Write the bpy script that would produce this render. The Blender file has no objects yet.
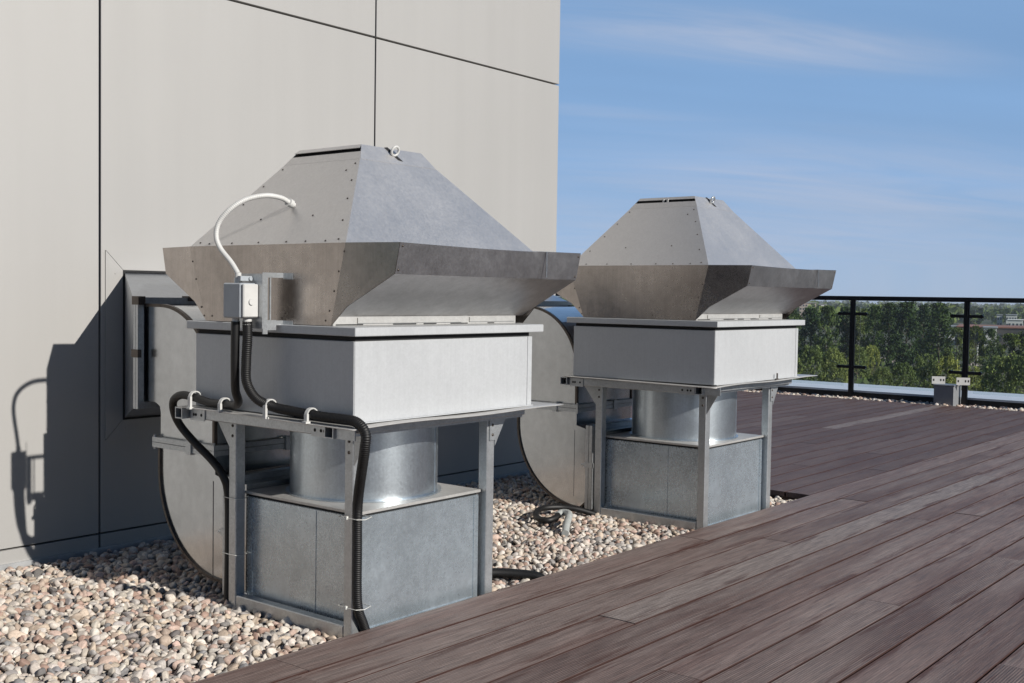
import bpy, bmesh, math, random
import numpy as np
from mathutils import Vector, Matrix
R = math.radians
random.seed(7)
rng = np.random.default_rng(11)
scene = bpy.context.scene
COL = scene.collection

# ------------------------------------------------------------------ helpers
def link(o):
    COL.objects.link(o)
    return o

def tag(o, label=None, cat=None, group=None, kind=None):
    if label: o['label'] = label
    if cat: o['category'] = cat
    if group: o['group'] = group
    if kind: o['kind'] = kind
    return o

def empty(name, loc, rz=0.0):
    o = bpy.data.objects.new(name, None)
    o.empty_display_size = 0.2
    o.location = loc
    o.rotation_euler = (0, 0, rz)
    return link(o)

class MB:
    """collects faces; build() links them as ONE mesh object"""
    def __init__(self):
        self.v = []; self.f = []; self.sm = []
    def add(self, verts, faces, smooth=False):
        b = len(self.v)
        self.v += [tuple(p) for p in verts]
        for f in faces:
            self.f.append(tuple(i + b for i in f)); self.sm.append(smooth)
        return self
    def box(self, x0, x1, y0, y1, z0, z1, c=0.0):
        """box, with chamfered edges when c > 0"""
        if c <= 0:
            vs = [(x, y, z) for z in (z0, z1) for y in (y0, y1) for x in (x0, x1)]
            return self.add(vs, [(0, 2, 3, 1), (4, 5, 7, 6), (0, 1, 5, 4), (1, 3, 7, 5), (3, 2, 6, 7), (2, 0, 4, 6)])
        bm = bmesh.new()
        bmesh.ops.create_cube(bm, size=1)
        for v in bm.verts:
            v.co = Vector(((x0 + x1) / 2 + v.co.x * (x1 - x0), (y0 + y1) / 2 + v.co.y * (y1 - y0), (z0 + z1) / 2 + v.co.z * (z1 - z0)))
        bmesh.ops.bevel(bm, geom=list(bm.edges), offset=c, segments=1, affect='EDGES')
        bm.verts.index_update()
        self.add([v.co[:] for v in bm.verts], [[v.index for v in f.verts] for f in bm.faces])
        bm.free()
        return self
    def obox(self, centre, half, rot):
        vs = [Vector(centre) + rot @ Vector((sx * half[0], sy * half[1], sz * half[2])) for sz in (-1, 1) for sy in (-1, 1) for sx in (-1, 1)]
        return self.add(vs, [(0, 2, 3, 1), (4, 5, 7, 6), (0, 1, 5, 4), (1, 3, 7, 5), (3, 2, 6, 7), (2, 0, 4, 6)])
    def poly(self, pts):
        return self.add(pts, [tuple(range(len(pts)))])
    def prism(self, pts2, axis, a, b):
        """extrude a 2D outline along an axis (pts2 in the two other axes, in xyz order)"""
        def mk(p, t):
            if axis == 'x': return (t, p[0], p[1])
            if axis == 'y': return (p[0], t, p[1])
            return (p[0], p[1], t)
        n = len(pts2)
        vs = [mk(p, a) for p in pts2] + [mk(p, b) for p in pts2]
        fs = [tuple(range(n))[::-1], tuple(range(n, 2 * n))] + [(i, (i + 1) % n, n + (i + 1) % n, n + i) for i in range(n)]
        return self.add(vs, fs)
    def cyl(self, c, r, h, axis='z', n=32, r2=None, caps=True, smooth=True):
        r2 = r if r2 is None else r2
        vs = []
        for t, rr in ((0, r), (h, r2)):
            for i in range(n):
                a = 2 * math.pi * i / n
                p = (rr * math.cos(a), rr * math.sin(a), t)
                if axis == 'x': p = (p[2], p[0], p[1])
                if axis == 'y': p = (p[0], p[2], p[1])
                vs.append((c[0] + p[0], c[1] + p[1], c[2] + p[2]))
        self.add(vs, [(i, (i + 1) % n, n + (i + 1) % n, n + i) for i in range(n)], smooth)
        if caps:
            self.add(vs, [tuple(range(n))[::-1], tuple(range(n, 2 * n))])
        return self
    def dome(self, c, nrm, r, h=0.6):
        nrm = Vector(nrm).normalized()
        t = nrm.orthogonal().normalized(); b = nrm.cross(t)
        vs = []
        for k, (rr, hh) in enumerate(((1, 0), (.75, .7), (.3, 1))):
            for i in range(6):
                a = math.pi * i / 3
                vs.append(Vector(c) + (t * math.cos(a) + b * math.sin(a)) * r * rr + nrm * r * h * hh)
        fs = [(k * 6 + i, k * 6 + (i + 1) % 6, k * 6 + 6 + (i + 1) % 6, k * 6 + 6 + i) for k in (0, 1) for i in range(6)] + [tuple(range(12, 18))]
        return self.add(vs, fs, True)
    def tube(self, path, rad, n=12, caps=True):
        """rad: number or list of one radius per path point"""
        P = [Vector(p) for p in path]
        m = len(P)
        rs = rad if isinstance(rad, (list, tuple)) else [rad] * m
        T = [((P[min(i + 1, m - 1)] - P[max(i - 1, 0)])).normalized() for i in range(m)]
        N = T[0].orthogonal().normalized()
        vs = []
        for i in range(m):
            N = (N - T[i] * N.dot(T[i])).normalized()
            B = T[i].cross(N)
            for k in range(n):
                a = 2 * math.pi * k / n
                vs.append(P[i] + (N * math.cos(a) + B * math.sin(a)) * rs[i])
        fs = [(i * n + k, i * n + (k + 1) % n, (i + 1) * n + (k + 1) % n, (i + 1) * n + k) for i in range(m - 1) for k in range(n)]
        self.add(vs, fs, True)
        if caps:
            self.add(vs[:n] + vs[-n:], [tuple(range(n))[::-1], tuple(range(n, 2 * n))])
        return self
    def hollow(self, axis, a, b, u0, u1, v0, v1, w=0.004):
        """open-ended square tube along an axis"""
        self.frame(axis, a, b, u0, u1, v0, v1, w)
        return self
    def frame(self, axis, a, b, u0, u1, v0, v1, w):
        """one connected rectangular ring, extruded from a to b along an axis"""
        o = [(u0, v0), (u1, v0), (u1, v1), (u0, v1)]; i = [(u0 + w, v0 + w), (u1 - w, v0 + w), (u1 - w, v1 - w), (u0 + w, v1 - w)]
        mk = {'x': lambda p, t: (t, p[0], p[1]), 'y': lambda p, t: (p[0], t, p[1]), 'z': lambda p, t: (p[0], p[1], t)}[axis]
        vs = [mk(p, t) for t in (a, b) for p in o + i]
        fs = []
        for k in range(4):
            n = (k + 1) % 4
            fs += [(k, n, 4 + n, 4 + k), (8 + k, 12 + k, 12 + n, 8 + n), (k, 8 + k, 8 + n, n), (4 + k, 4 + n, 12 + n, 12 + k)]
        if axis == 'y': fs = [f[::-1] for f in fs]
        return self.add(vs, [f[::-1] for f in fs])
    def pieces(self):
        par = list(range(len(self.v)))
        def find(i):
            while par[i] != i: par[i] = par[par[i]]; i = par[i]
            return i
        first = {}
        for i, p in enumerate(self.v):
            k = tuple(round(c, 6) for c in p)
            if k in first: par[find(i)] = find(first[k])
            else: first[k] = i
        for f in self.f:
            for i in f[1:]: par[find(i)] = find(f[0])
        out = {}
        for f, sm in zip(self.f, self.sm): out.setdefault(find(f[0]), []).append((f, sm))
        res = []
        for fl in out.values():
            m = MB(); idx = {}
            for f, sm in fl:
                for i in f:
                    if i not in idx: idx[i] = len(m.v); m.v.append(self.v[i])
                m.f.append(tuple(idx[i] for i in f)); m.sm.append(sm)
            res.append(m)
        return res
    def loose(self, name, mat, parent=None, org=(0, 0, 0), **k):
        return [m.build(name, mat, parent, org, **k) for m in self.pieces()]
    def weld(self):
        first = {}; mp = []
        nv = []
        for p in self.v:
            k = tuple(round(c, 6) for c in p)
            if k not in first: first[k] = len(nv); nv.append(p)
            mp.append(first[k])
        self.v = nv; self.f = [tuple(mp[i] for i in f) for f in self.f]
        return self
    def build(self, name, mat, parent=None, org=(0, 0, 0), solid=0.0, off=0.0):
        me = bpy.data.meshes.new(name)
        ox, oy, oz = org
        me.from_pydata([(x - ox, y - oy, z - oz) for x, y, z in self.v], [], self.f)
        me.polygons.foreach_set('use_smooth', self.sm)
        me.materials.append(mat)
        me.update()
        o = bpy.data.objects.new(name, me)
        link(o)
        if parent: o.parent = parent
        if solid:
            m = o.modifiers.new('thickness', 'SOLIDIFY'); m.thickness = solid; m.offset = off
        return o

def spline(pts, per=14):
    P = [Vector(p) for p in pts]
    P = [P[0] * 2 - P[1]] + P + [P[-1] * 2 - P[-2]]
    out = []
    for i in range(1, len(P) - 2):
        for k in range(per):
            t = k / per
            a, b, c, d = P[i - 1:i + 3]
            out.append(0.5 * ((2 * b) + (c - a) * t + (2 * a - 5 * b + 4 * c - d) * t * t + (3 * b - a - 3 * c + d) * t ** 3))
    out.append(P[-2])
    return out

def resample(path, step):
    out = [path[0]]; acc = 0.0
    for a, b in zip(path, path[1:]):
        L = (b - a).length; t = step - acc
        while t <= L:
            out.append(a.lerp(b, t / L)); t += step
        acc = L - (t - step)
    return out

def corrugated(pts, r, depth=0.0016, pitch=0.0062, n=12):
    p = resample(spline(pts), pitch / 4)
    rs = [r - depth * (0, .5, 1, .5)[i % 4] * 1.2 for i in range(len(p))]
    return MB().tube(p, rs, n)

def mesh_arrays(name, V, T, mat, attrs=None, smooth=True, parent=None):
    me = bpy.data.meshes.new(name)
    V = np.asarray(V, np.float32); T = np.asarray(T, np.int32)
    k = T.shape[1]
    me.vertices.add(len(V)); me.vertices.foreach_set('co', V.ravel())
    me.loops.add(T.size); me.loops.foreach_set('vertex_index', T.ravel())
    me.polygons.add(len(T))
    me.polygons.foreach_set('loop_start', np.arange(0, T.size, k, dtype=np.int32))
    me.polygons.foreach_set('use_smooth', np.full(len(T), smooth))
    for nm, arr in (attrs or {}).items():
        if arr.ndim == 2:
            a = me.attributes.new(nm, 'FLOAT_COLOR', 'POINT'); a.data.foreach_set('color', np.asarray(arr, np.float32).ravel())
        else:
            a = me.attributes.new(nm, 'FLOAT', 'POINT'); a.data.foreach_set('value', np.asarray(arr, np.float32))
    me.update(calc_edges=True)
    me.materials.append(mat)
    o = link(bpy.data.objects.new(name, me))
    if parent: o.parent = parent
    return o

# ------------------------------------------------------------------ materials
class NT:
    def __init__(self, name):
        self.m = bpy.data.materials.new(name); self.m.use_nodes = True
        self.t = self.m.node_tree; self.b = self.t.nodes['Principled BSDF']
        self.tc = self.t.nodes.new('ShaderNodeTexCoord')
    def n(self, typ, **kw):
        nd = self.t.nodes.new(typ)
        for k, v in kw.items():
            if k in nd.inputs: nd.inputs[k].default_value = v
            else: setattr(nd, k, v)
        return nd
    def l(self, a, b): self.t.links.new(a, b)
    def co(self, scale=(1, 1, 1), kind='Object'):
        mp = self.n('ShaderNodeMapping'); mp.inputs['Scale'].default_value = scale
        self.l(self.tc.outputs[kind], mp.inputs['Vector']); return mp.outputs[0]
    def noise(self, scale, det=4, rough=.55, sc=(1, 1, 1), kind='Object', dist=0):
        nd = self.n('ShaderNodeTexNoise', Scale=scale, Detail=det, Roughness=rough, Distortion=dist)
        self.l(self.co(sc, kind), nd.inputs['Vector']); return nd.outputs['Fac']
    def ramp(self, fac, stops):
        r = self.n('ShaderNodeValToRGB'); e = r.color_ramp.elements
        while len(e) < len(stops): e.new(0.5)
        for el, (p, c) in zip(e, stops):
            el.position = p; el.color = (c, c, c, 1) if isinstance(c, (int, float)) else (*c, 1)
        self.l(fac, r.inputs[0]); return r.outputs[0]
    def mix(self, fac, a, b, mode='MIX'):
        nd = self.n('ShaderNodeMix', data_type='RGBA', blend_type=mode)
        for i, x in ((0, fac), (6, a), (7, b)):
            if isinstance(x, (int, float)): nd.inputs[i].default_value = x
            elif isinstance(x, tuple): nd.inputs[i].default_value = (*x, 1)
            else: self.l(x, nd.inputs[i])
        return nd.outputs[2]
    def math(self, op, a, b=0.0):
        nd = self.n('ShaderNodeMath', operation=op)
        for i, x in enumerate((a, b)):
            if isinstance(x, (int, float)): nd.inputs[i].default_value = x
            else: self.l(x, nd.inputs[i])
        return nd.outputs[0]
    def attr(self, name):
        nd = self.n('ShaderNodeAttribute'); nd.attribute_name = name; return nd
    def base(self, c):
        if isinstance(c, tuple): self.b.inputs['Base Color'].default_value = (*c, 1)
        else: self.l(c, self.b.inputs['Base Color'])
        return self
    def rough(self, r):
        if isinstance(r, (int, float)): self.b.inputs['Roughness'].default_value = r
        else: self.l(r, self.b.inputs['Roughness'])
        return self
    def metal(self, v): self.b.inputs['Metallic'].default_value = v; return self
    def bump(self, h, strength=.3, dist=.01):
        nd = self.n('ShaderNodeBump', Strength=strength, Distance=dist)
        self.l(h, nd.inputs['Height']); self.l(nd.outputs[0], self.b.inputs['Normal']); return self

def simple(name, c, rough=.5, metal=0.0, var=.15, scale=25):
    t = NT(name)
    n = t.noise(scale)
    t.base(t.mix(t.ramp(n, [(.3, 0), (.7, 1)]), tuple(x * (1 - var) for x in c), tuple(min(1, x * (1 + var)) for x in c)))
    t.rough(rough).metal(metal)
    return t.m

def galv(name, c, rough, metal=1.0, spangle=.10, streak=0.0, blotch=.12, bumps=.08, smudge=0.0):
    """zinc-coated sheet: fine spangle, cloudy blotches, faint oil-canning"""
    t = NT(name)
    vo = t.n('ShaderNodeTexVoronoi', Scale=150.0)
    wob = t.n('ShaderNodeTexNoise', Scale=60.0, Detail=2.0)
    t.l(t.co(), wob.inputs['Vector'])
    vm = t.n('ShaderNodeVectorMath', operation='MULTIPLY_ADD')
    t.l(wob.outputs['Color'], vm.inputs[0]); vm.inputs[1].default_value = (.012,) * 3; t.l(t.co(), vm.inputs[2])
    t.l(vm.outputs[0], vo.inputs['Vector'])
    sp = t.n('ShaderNodeSeparateColor'); t.l(vo.outputs['Color'], sp.inputs[0])
    bl = t.noise(3.5, 6, .62)
    fine = t.noise(28, 5, .6)
    lo = tuple(x * (1 - spangle) for x in c); hi = tuple(min(1, x * (1 + spangle)) for x in c)
    col = t.mix(sp.outputs[0], lo, hi)
    col = t.mix(1.0, col, t.ramp(bl, [(.28, 1 - blotch), (.72, 1.0)]), 'MULTIPLY')
    col = t.mix(1.0, col, t.ramp(fine, [(.3, 1 - blotch * .5), (.7, 1.0)]), 'MULTIPLY')
    if streak:
        st = t.noise(1.0, 5, .6, (140, 140, 2.2))
        col = t.mix(1.0, col, t.ramp(st, [(.3, 1 - streak), (.65, 1.0)]), 'MULTIPLY')
    rg = t.math('ADD', t.math('MULTIPLY', sp.outputs[1], .05), t.math('MULTIPLY', bl, .16))
    rg = t.math('ADD', rg, rough - .10)
    if smudge:
        sm = t.ramp(t.noise(2.2, 7, .68, dist=.6), [(.52, 0), (.70, 1)])
        col = t.mix(t.math('MULTIPLY', sm, smudge), col, (.78, .79, .80))
        rg = t.math('ADD', rg, t.math('MULTIPLY', sm, .12))
    t.base(col).rough(rg).metal(metal)
    h = t.noise(2.1, 1.5)
    t.bump(h, bumps, .05)
    return t.m

M = {}
M['hood'] = galv('hood_steel', (.49, .44, .405), .23, 1.0, .02, .10, .24, .09)
M['shroud'] = galv('shroud_steel', (.60, .59, .585), .50, .92, .03, 0, .06, .02, .0)
M['lip'] = galv('lip_steel', (.55, .55, .56), .42, 1.0, .04, 0, .26, .06, .35)
M['galv'] = galv('galvanised_steel', (.58, .665, .73), .27, .70, .07, .06, .22, .07, .14)
M['duct'] = galv('duct_steel', (.55, .565, .58), .21, 1.0, .015, 0, .20, .10, .0)
M['frame'] = galv('frame_steel', (.51, .53, .545), .38, .68, .08, 0, .16, .04)
M['white'] = galv('coated_panel', (.50, .515, .53), .50, .10, .03, .05, .07, .03)
M['traysheet'] = galv('tray_steel', (.58, .57, .55), .5, .5, .04, 0, .14, .04)
M['shadedzinc'] = galv('shaded_zinc', (.44, .465, .50), .34, .95, .03, 0, .2, .04)  # same galvanised sheet, darkened to put the transition's shaded side into its colour
M['drum'] = galv('drum_steel', (.58, .64, .69), .33, .95, .06, .08, .10, .02)
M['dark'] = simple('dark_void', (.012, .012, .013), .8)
M['screw'] = simple('screw_steel', (.10, .085, .075), .45, .8)
M['blackpipe'] = simple('black_polyethylene', (.004, .004, .0045), .55, 0, .2, 60)
M['whiteplastic'] = simple('white_plastic', (.56, .56, .545), .4, 0, .05)
M['greyplastic'] = simple('grey_plastic', (.36, .39, .42), .45, 0, .05)
M['tie'] = simple('cable_tie_nylon', (.70, .70, .66), .35, 0, .05)
M['greypipe'] = simple('grey_pipe', (.40, .42, .41), .5, 0, .12)
M['railpaint'] = simple('dark_rail_paint', (.018, .018, .020), .38, .3, .2)
M['coping'] = galv('coping_sheet', (.62, .67, .72), .5, .15, .04, 0, .10, .04)
M['membrane'] = simple('roof_membrane', (.04, .038, .036), .9)
M['ventgrey'] = galv('vent_box_sheet', (.29, .30, .315), .5, .3, .05, 0, .08, .04)

def wall_mat():
    t = NT('clad_panel')
    n = t.noise(.7, 3)
    st = t.noise(1.0, 5, .6, (7, 7, .35))
    c = t.mix(t.ramp(n, [(.3, 0), (.7, 1)]), (.405, .398, .386), (.422, .415, .403))
    c = t.mix(1.0, c, t.ramp(st, [(.3, .955), (.7, 1.0)]), 'MULTIPLY')
    oi = t.n('ShaderNodeObjectInfo')
    c = t.mix(1.0, c, t.ramp(oi.outputs['Random'], [(0, .965), (1, 1.0)]), 'MULTIPLY')
    t.base(c).rough(.62).metal(.30)
    t.bump(t.noise(1.3, 2), .03, .04)
    return t.m
M['wall'] = wall_mat()
M['joint'] = simple('panel_joint', (.02, .02, .02), .7)
M['flash'] = simple('base_flashing', (.45, .46, .47), .5, .4)

def deck_mat():
    t = NT('weathered_decking')
    rn = t.attr('rnd').outputs['Fac']; pale = t.attr('pale').outputs['Fac']; cross = t.attr('cross').outputs['Fac']
    off = t.n('ShaderNodeCombineXYZ'); t.l(t.math('MULTIPLY', rn, 37.0), off.inputs[0]); t.l(t.math('MULTIPLY', rn, 11.0), off.inputs[2])
    add = t.n('ShaderNodeVectorMath', operation='ADD'); t.l(t.tc.outputs['Object'], add.inputs[0]); t.l(off.outputs[0], add.inputs[1])
    def nz(scale, sc, det=5, rough=.6):
        mp = t.n('ShaderNodeMapping'); mp.inputs['Scale'].default_value = sc; t.l(add.outputs[0], mp.inputs[0])
        nd = t.n('ShaderNodeTexNoise', Scale=scale, Detail=det, Roughness=rough); t.l(mp.outputs[0], nd.inputs[0]); return nd.outputs['Fac']
    fib = nz(1.0, (7, 150, 150), 7, .70)
    med = nz(1.0, (.9, 16, 16), 5)
    big = nz(1.0, (.55, 2.5, 2.5), 4)
    c = t.ramp(rn, [(0, (.185, .124, .110)), (.3, (.238, .172, .153)), (.6, (.214, .146, .127)), (.85, (.258, .197, .176)), (1, (.162, .106, .093))])
    c = t.mix(t.ramp(med, [(.35, 0), (.68, 1)]), c, (.298, .241, .218))
    c = t.mix(t.ramp(big, [(.45, 0), (.70, .9)]), c, (.132, .086, .077))
    c = t.mix(t.math('MULTIPLY', t.attr('old').outputs['Fac'], .62), c, (.095, .060, .055))
    c = t.mix(pale, c, t.mix(t.ramp(fib, [(.3, 0), (.7, 1)]), (.30, .255, .232), (.43, .385, .355)))
    c = t.mix(1.0, c, t.ramp(fib, [(.34, .56), (.64, 1.16)]), 'MULTIPLY')
    # reddish bare wood where the grey film has worn off, mostly along board edges
    edge = t.ramp(cross, [(0, 1), (.16, .85), (.36, 0), (.64, 0), (.84, .85), (1, 1)])
    wear = t.math('MULTIPLY', t.ramp(nz(1.0, (1.9, 26, 26), 6, .66), [(.53, 0), (.60, 1)]), edge)
    c = t.mix(t.math('MULTIPLY', wear, .85), c, (.088, .043, .034))
    spk = t.ramp(nz(1.0, (22, 60, 60), 3), [(.70, 0), (.78, 1)])
    c = t.mix(t.math('MULTIPLY', spk, .35), c, (.42, .39, .37))
    gro = t.math('ADD', t.math('MULTIPLY', t.math('SINE', t.math('MULTIPLY', cross, 2 * math.pi * 17)), .5), .5)
    gam = t.ramp(rn, [(0, .10), (.5, .22), (1, .45)])
    c = t.mix(t.math('MULTIPLY', t.math('SUBTRACT', 1.0, gro), gam), c, (.060, .036, .031))
    side = t.ramp(cross, [(0, 1), (.009, 1), (.02, 0), (.98, 0), (.991, 1), (1, 1)])
    c = t.mix(t.math('MULTIPLY', side, .9), c, (.045, .020, .016))
    t.base(c)
    t.rough(t.ramp(fib, [(.3, .50), (.7, .72)]))
    t.b.inputs['Specular IOR Level'].default_value = .18
    # ribs along each board
    w = t.math('SINE', t.math('MULTIPLY', cross, 2 * math.pi * 17))
    rib = t.math('MULTIPLY', w, t.ramp(rn, [(0, .15), (.5, .5), (1, 1)]))
    t.bump(t.math('ADD', t.math('MULTIPLY', rib, .28), fib), .55, .0035)
    return t.m
M['deck'] = deck_mat()
M['joist'] = simple('dark_joist', (.045, .026, .020), .8)

def stone_mat():
    t = NT('river_pebble')
    a = t.attr('col')
    n1 = t.noise(160, 5, .65); n2 = t.noise(45, 4)
    c = t.mix(1.0, a.outputs['Color'], t.ramp(n1, [(.3, .72), (.68, 1.1)]), 'MULTIPLY')
    c = t.mix(1.0, c, t.ramp(n2, [(.3, .85), (.7, 1.08)]), 'MULTIPLY')
    t.base(c).rough(.72); t.bump(n1, .25, .002)
    return t.m
M['stone'] = stone_mat()

def leaf_mat(name, lo, hi):
    t = NT(name)
    oi = t.n('ShaderNodeObjectInfo')
    a = t.attr('tone').outputs['Fac']
    c = t.mix(a, lo, hi)
    c = t.mix(1.0, c, t.ramp(oi.outputs['Random'], [(0, (.55, .62, .60)), (.5, (.95, .95, .9)), (1, (1.5, 1.30, 1.0))]), 'MULTIPLY')
    t.base(c).rough(.6)
    t.b.inputs['Specular IOR Level'].default_value = .25
    tr = t.n('ShaderNodeBsdfTranslucent'); t.l(c, tr.inputs[0])
    mx = t.n('ShaderNodeMixShader'); mx.inputs[0].default_value = .12
    t.l(t.b.outputs[0], mx.inputs[1]); t.l(tr.outputs[0], mx.inputs[2])
    t.l(mx.outputs[0], t.t.nodes['Material Output'].inputs[0])
    return t.m
M['leaf_dark'] = leaf_mat('poplar_leaves', (.013, .030, .008), (.090, .155, .036))
M['leaf_mid'] = leaf_mat('tree_leaves', (.026, .050, .013), (.115, .170, .042))
M['leaf_light'] = leaf_mat('shrub_leaves', (.085, .120, .030), (.300, .360, .110))
M['bark'] = simple('bark', (.10, .08, .06), .9, 0, .3, 3)

def ground_mat():
    t = NT('open_land')
    n = t.noise(.012, 6, .6); n2 = t.noise(.05, 5)
    c = t.ramp(n, [(.32, (.035, .050, .018)), (.48, (.055, .070, .026)), (.56, (.10, .085, .055)), (.63, (.060, .075, .028)), (.75, (.030, .045, .018))])
    c = t.mix(1.0, c, t.ramp(n2, [(.3, .7), (.7, 1.15)]), 'MULTIPLY')
    t.base(c).rough(.9)
    return t.m
M['ground'] = ground_mat()

# ------------------------------------------------------------------ camera
H = 1.05
CAM = dict(f=(0.77804, 0.62691, -0.04071))
F_PX = 1129.73
yaw, pitch, roll = R(38.85718), R(-2.333), R(0.87041)
fw = Vector((math.cos(yaw) * math.cos(pitch), math.sin(yaw) * math.cos(pitch), math.sin(pitch)))
rt = fw.cross(Vector((0, 0, 1))).normalized(); up = rt.cross(fw)
rt2 = rt * math.cos(roll) + up * math.sin(roll)
up2 = -rt * math.sin(roll) + up * math.cos(roll)
cam = bpy.data.cameras.new('camera')
cam.sensor_width = 36.0; cam.lens = 36.0 * F_PX / 1024.0
cam.clip_start = 0.05; cam.clip_end = 40000
co = link(bpy.data.objects.new('camera', cam))
mw = Matrix((rt2, up2, -fw)).transposed().to_4x4(); mw.translation = (0, 0, H)
co.matrix_world = mw
scene.camera = co

# ------------------------------------------------------------------ light
SUN_EL = 26.5
sun = bpy.data.lights.new('sun', 'SUN'); sun.energy = 5.0; sun.angle = R(.53); sun.color = (1.0, .95, .875)
so = link(bpy.data.objects.new('sun', sun))
sd = Vector((0.0, -math.cos(R(SUN_EL)), math.sin(R(SUN_EL))))     # towards the sun
so.rotation_euler = sd.to_track_quat('Z', 'Y').to_euler(); so.location = (0, -20, 12)
w = bpy.data.worlds.new('World'); scene.world = w; w.use_nodes = True
nt = w.node_tree; bg = nt.nodes['Background']
sky = nt.nodes.new('ShaderNodeTexSky'); sky.sky_type = 'NISHITA'; sky.sun_disc = False
sky.sun_elevation = R(SUN_EL); sky.sun_rotation = R(180); sky.altitude = 100; sky.air_density = .7; sky.dust_density = 0.0; sky.ozone_density = 3.0
# high thin cirrus: stretched noise over the sky's directions
tc = nt.nodes.new('ShaderNodeTexCoord')
def wn(t, **k):
    nd = nt.nodes.new(t)
    for a, b in k.items():
        if a in nd.inputs: nd.inputs[a].default_value = b
        else: setattr(nd, a, b)
    return nd
sx = wn('ShaderNodeSeparateXYZ'); nt.links.new(tc.outputs['Generated'], sx.inputs[0])
zz = wn('ShaderNodeMath', operation='MAXIMUM'); zz.inputs[1].default_value = .03; nt.links.new(sx.outputs[2], zz.inputs[0])
za = wn('ShaderNodeMath', operation='ADD'); za.inputs[1].default_value = .12; nt.links.new(zz.outputs[0], za.inputs[0])
dx = wn('ShaderNodeMath', operation='DIVIDE'); dy = wn('ShaderNodeMath', operation='DIVIDE')
nt.links.new(sx.outputs[0], dx.inputs[0]); nt.links.new(za.outputs[0], dx.inputs[1])
nt.links.new(sx.outputs[1], dy.inputs[0]); nt.links.new(za.outputs[0], dy.inputs[1])
cb = wn('ShaderNodeCombineXYZ'); nt.links.new(dx.outputs[0], cb.inputs[0]); nt.links.new(dy.outputs[0], cb.inputs[1])
mr = wn('ShaderNodeMapping'); mr.inputs['Rotation'].default_value = (0, 0, R(41)); nt.links.new(cb.outputs[0], mr.inputs[0])
mp = wn('ShaderNodeMapping'); mp.inputs['Scale'].default_value = (.55, 1.9, 1); mp.inputs['Location'].default_value = (.2, .6, 0); nt.links.new(mr.outputs[0], mp.inputs[0])
n1 = wn('ShaderNodeTexNoise', Scale=1.6, Detail=9.0, Roughness=.6, Distortion=.7); nt.links.new(mp.outputs[0], n1.inputs[0])
def patch(u0, v0, ru, rv, lo, hi, top):
    '''one drifting bank of cirrus: an oval of the sky where the noise is let through'''
    o = wn('ShaderNodeVectorMath', operation='SUBTRACT'); nt.links.new(mr.outputs[0], o.inputs[0]); o.inputs[1].default_value = (u0, v0, 0)
    d = wn('ShaderNodeVectorMath', operation='DIVIDE'); nt.links.new(o.outputs[0], d.inputs[0]); d.inputs[1].default_value = (ru, rv, 1)
    q = wn('ShaderNodeVectorMath', operation='LENGTH'); nt.links.new(d.outputs[0], q.inputs[0])
    r_ = wn('ShaderNodeMapRange'); r_.interpolation_type = 'SMOOTHSTEP'
    for k_, v_ in (('From Min', 1.0), ('From Max', .1), ('To Min', 0.0), ('To Max', 1.0)): r_.inputs[k_].default_value = v_
    nt.links.new(q.outputs['Value'], r_.inputs['Value'])
    e_ = wn('ShaderNodeMapRange')
    for k_, v_ in (('From Min', lo), ('From Max', hi), ('To Min', 0.0), ('To Max', top)): e_.inputs[k_].default_value = v_
    nt.links.new(n1.outputs['Fac'], e_.inputs['Value'])
    m_ = wn('ShaderNodeMath', operation='MULTIPLY'); nt.links.new(r_.outputs[0], m_.inputs[0]); nt.links.new(e_.outputs[0], m_.inputs[1])
    return m_.outputs[0]
ca_, sa_ = math.cos(R(41)), math.sin(R(41))
uv = lambda x, y: (x * ca_ - y * sa_, x * sa_ + y * ca_)
p1 = patch(*uv(2.55, 1.36), .90, .28, .36, .70, .95)
p2 = patch(*uv(4.1, 1.75), 1.6, .9, .30, .75, .42)
p3 = patch(*uv(2.9, 2.0), .5, .10, .40, .75, .30)
sm_ = wn('ShaderNodeMath', operation='ADD'); nt.links.new(p1, sm_.inputs[0]); nt.links.new(p2, sm_.inputs[1])
p4 = patch(*uv(5.6, 2.9), 3.6, 3.2, .02, .66, .66)
sm3 = wn('ShaderNodeMath', operation='ADD'); nt.links.new(sm_.outputs[0], sm3.inputs[0]); nt.links.new(p4, sm3.inputs[1])
sm2 = wn('ShaderNodeMath', operation='ADD'); nt.links.new(sm3.outputs[0], sm2.inputs[0]); nt.links.new(p3, sm2.inputs[1])
mx = wn('ShaderNodeMix', data_type='RGBA'); nt.links.new(sm2.outputs[0], mx.inputs[0]); nt.links.new(sky.outputs[0], mx.inputs[6]); mx.inputs[7].default_value = (8.2, 9.2, 11.6, 1)
# a broad thin veil of high cloud over the north-eastern sky
dt = wn('ShaderNodeVectorMath', operation='DOT_PRODUCT'); nt.links.new(tc.outputs['Generated'], dt.inputs[0]); dt.inputs[1].default_value = (.78, .60, .16)
vr = wn('ShaderNodeMapRange'); vr.interpolation_type = 'SMOOTHSTEP'
for k_, v_ in (('From Min', .15), ('From Max', .92), ('To Min', 0.0), ('To Max', .70)): vr.inputs[k_].default_value = v_
nt.links.new(dt.outputs['Value'], vr.inputs['Value'])
n2 = wn('ShaderNodeTexNoise', Scale=.7, Detail=5.0, Roughness=.5); nt.links.new(mp.outputs[0], n2.inputs[0])
vm_ = wn('ShaderNodeMapRange'); vm_.inputs['From Min'].default_value = .3; vm_.inputs['From Max'].default_value = .7; vm_.inputs['To Min'].default_value = .85; vm_.inputs['To Max'].default_value = 1.08
nt.links.new(n2.outputs['Fac'], vm_.inputs['Value'])
vp = wn('ShaderNodeMath', operation='MULTIPLY'); nt.links.new(vr.outputs[0], vp.inputs[0]); nt.links.new(vm_.outputs[0], vp.inputs[1])
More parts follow.
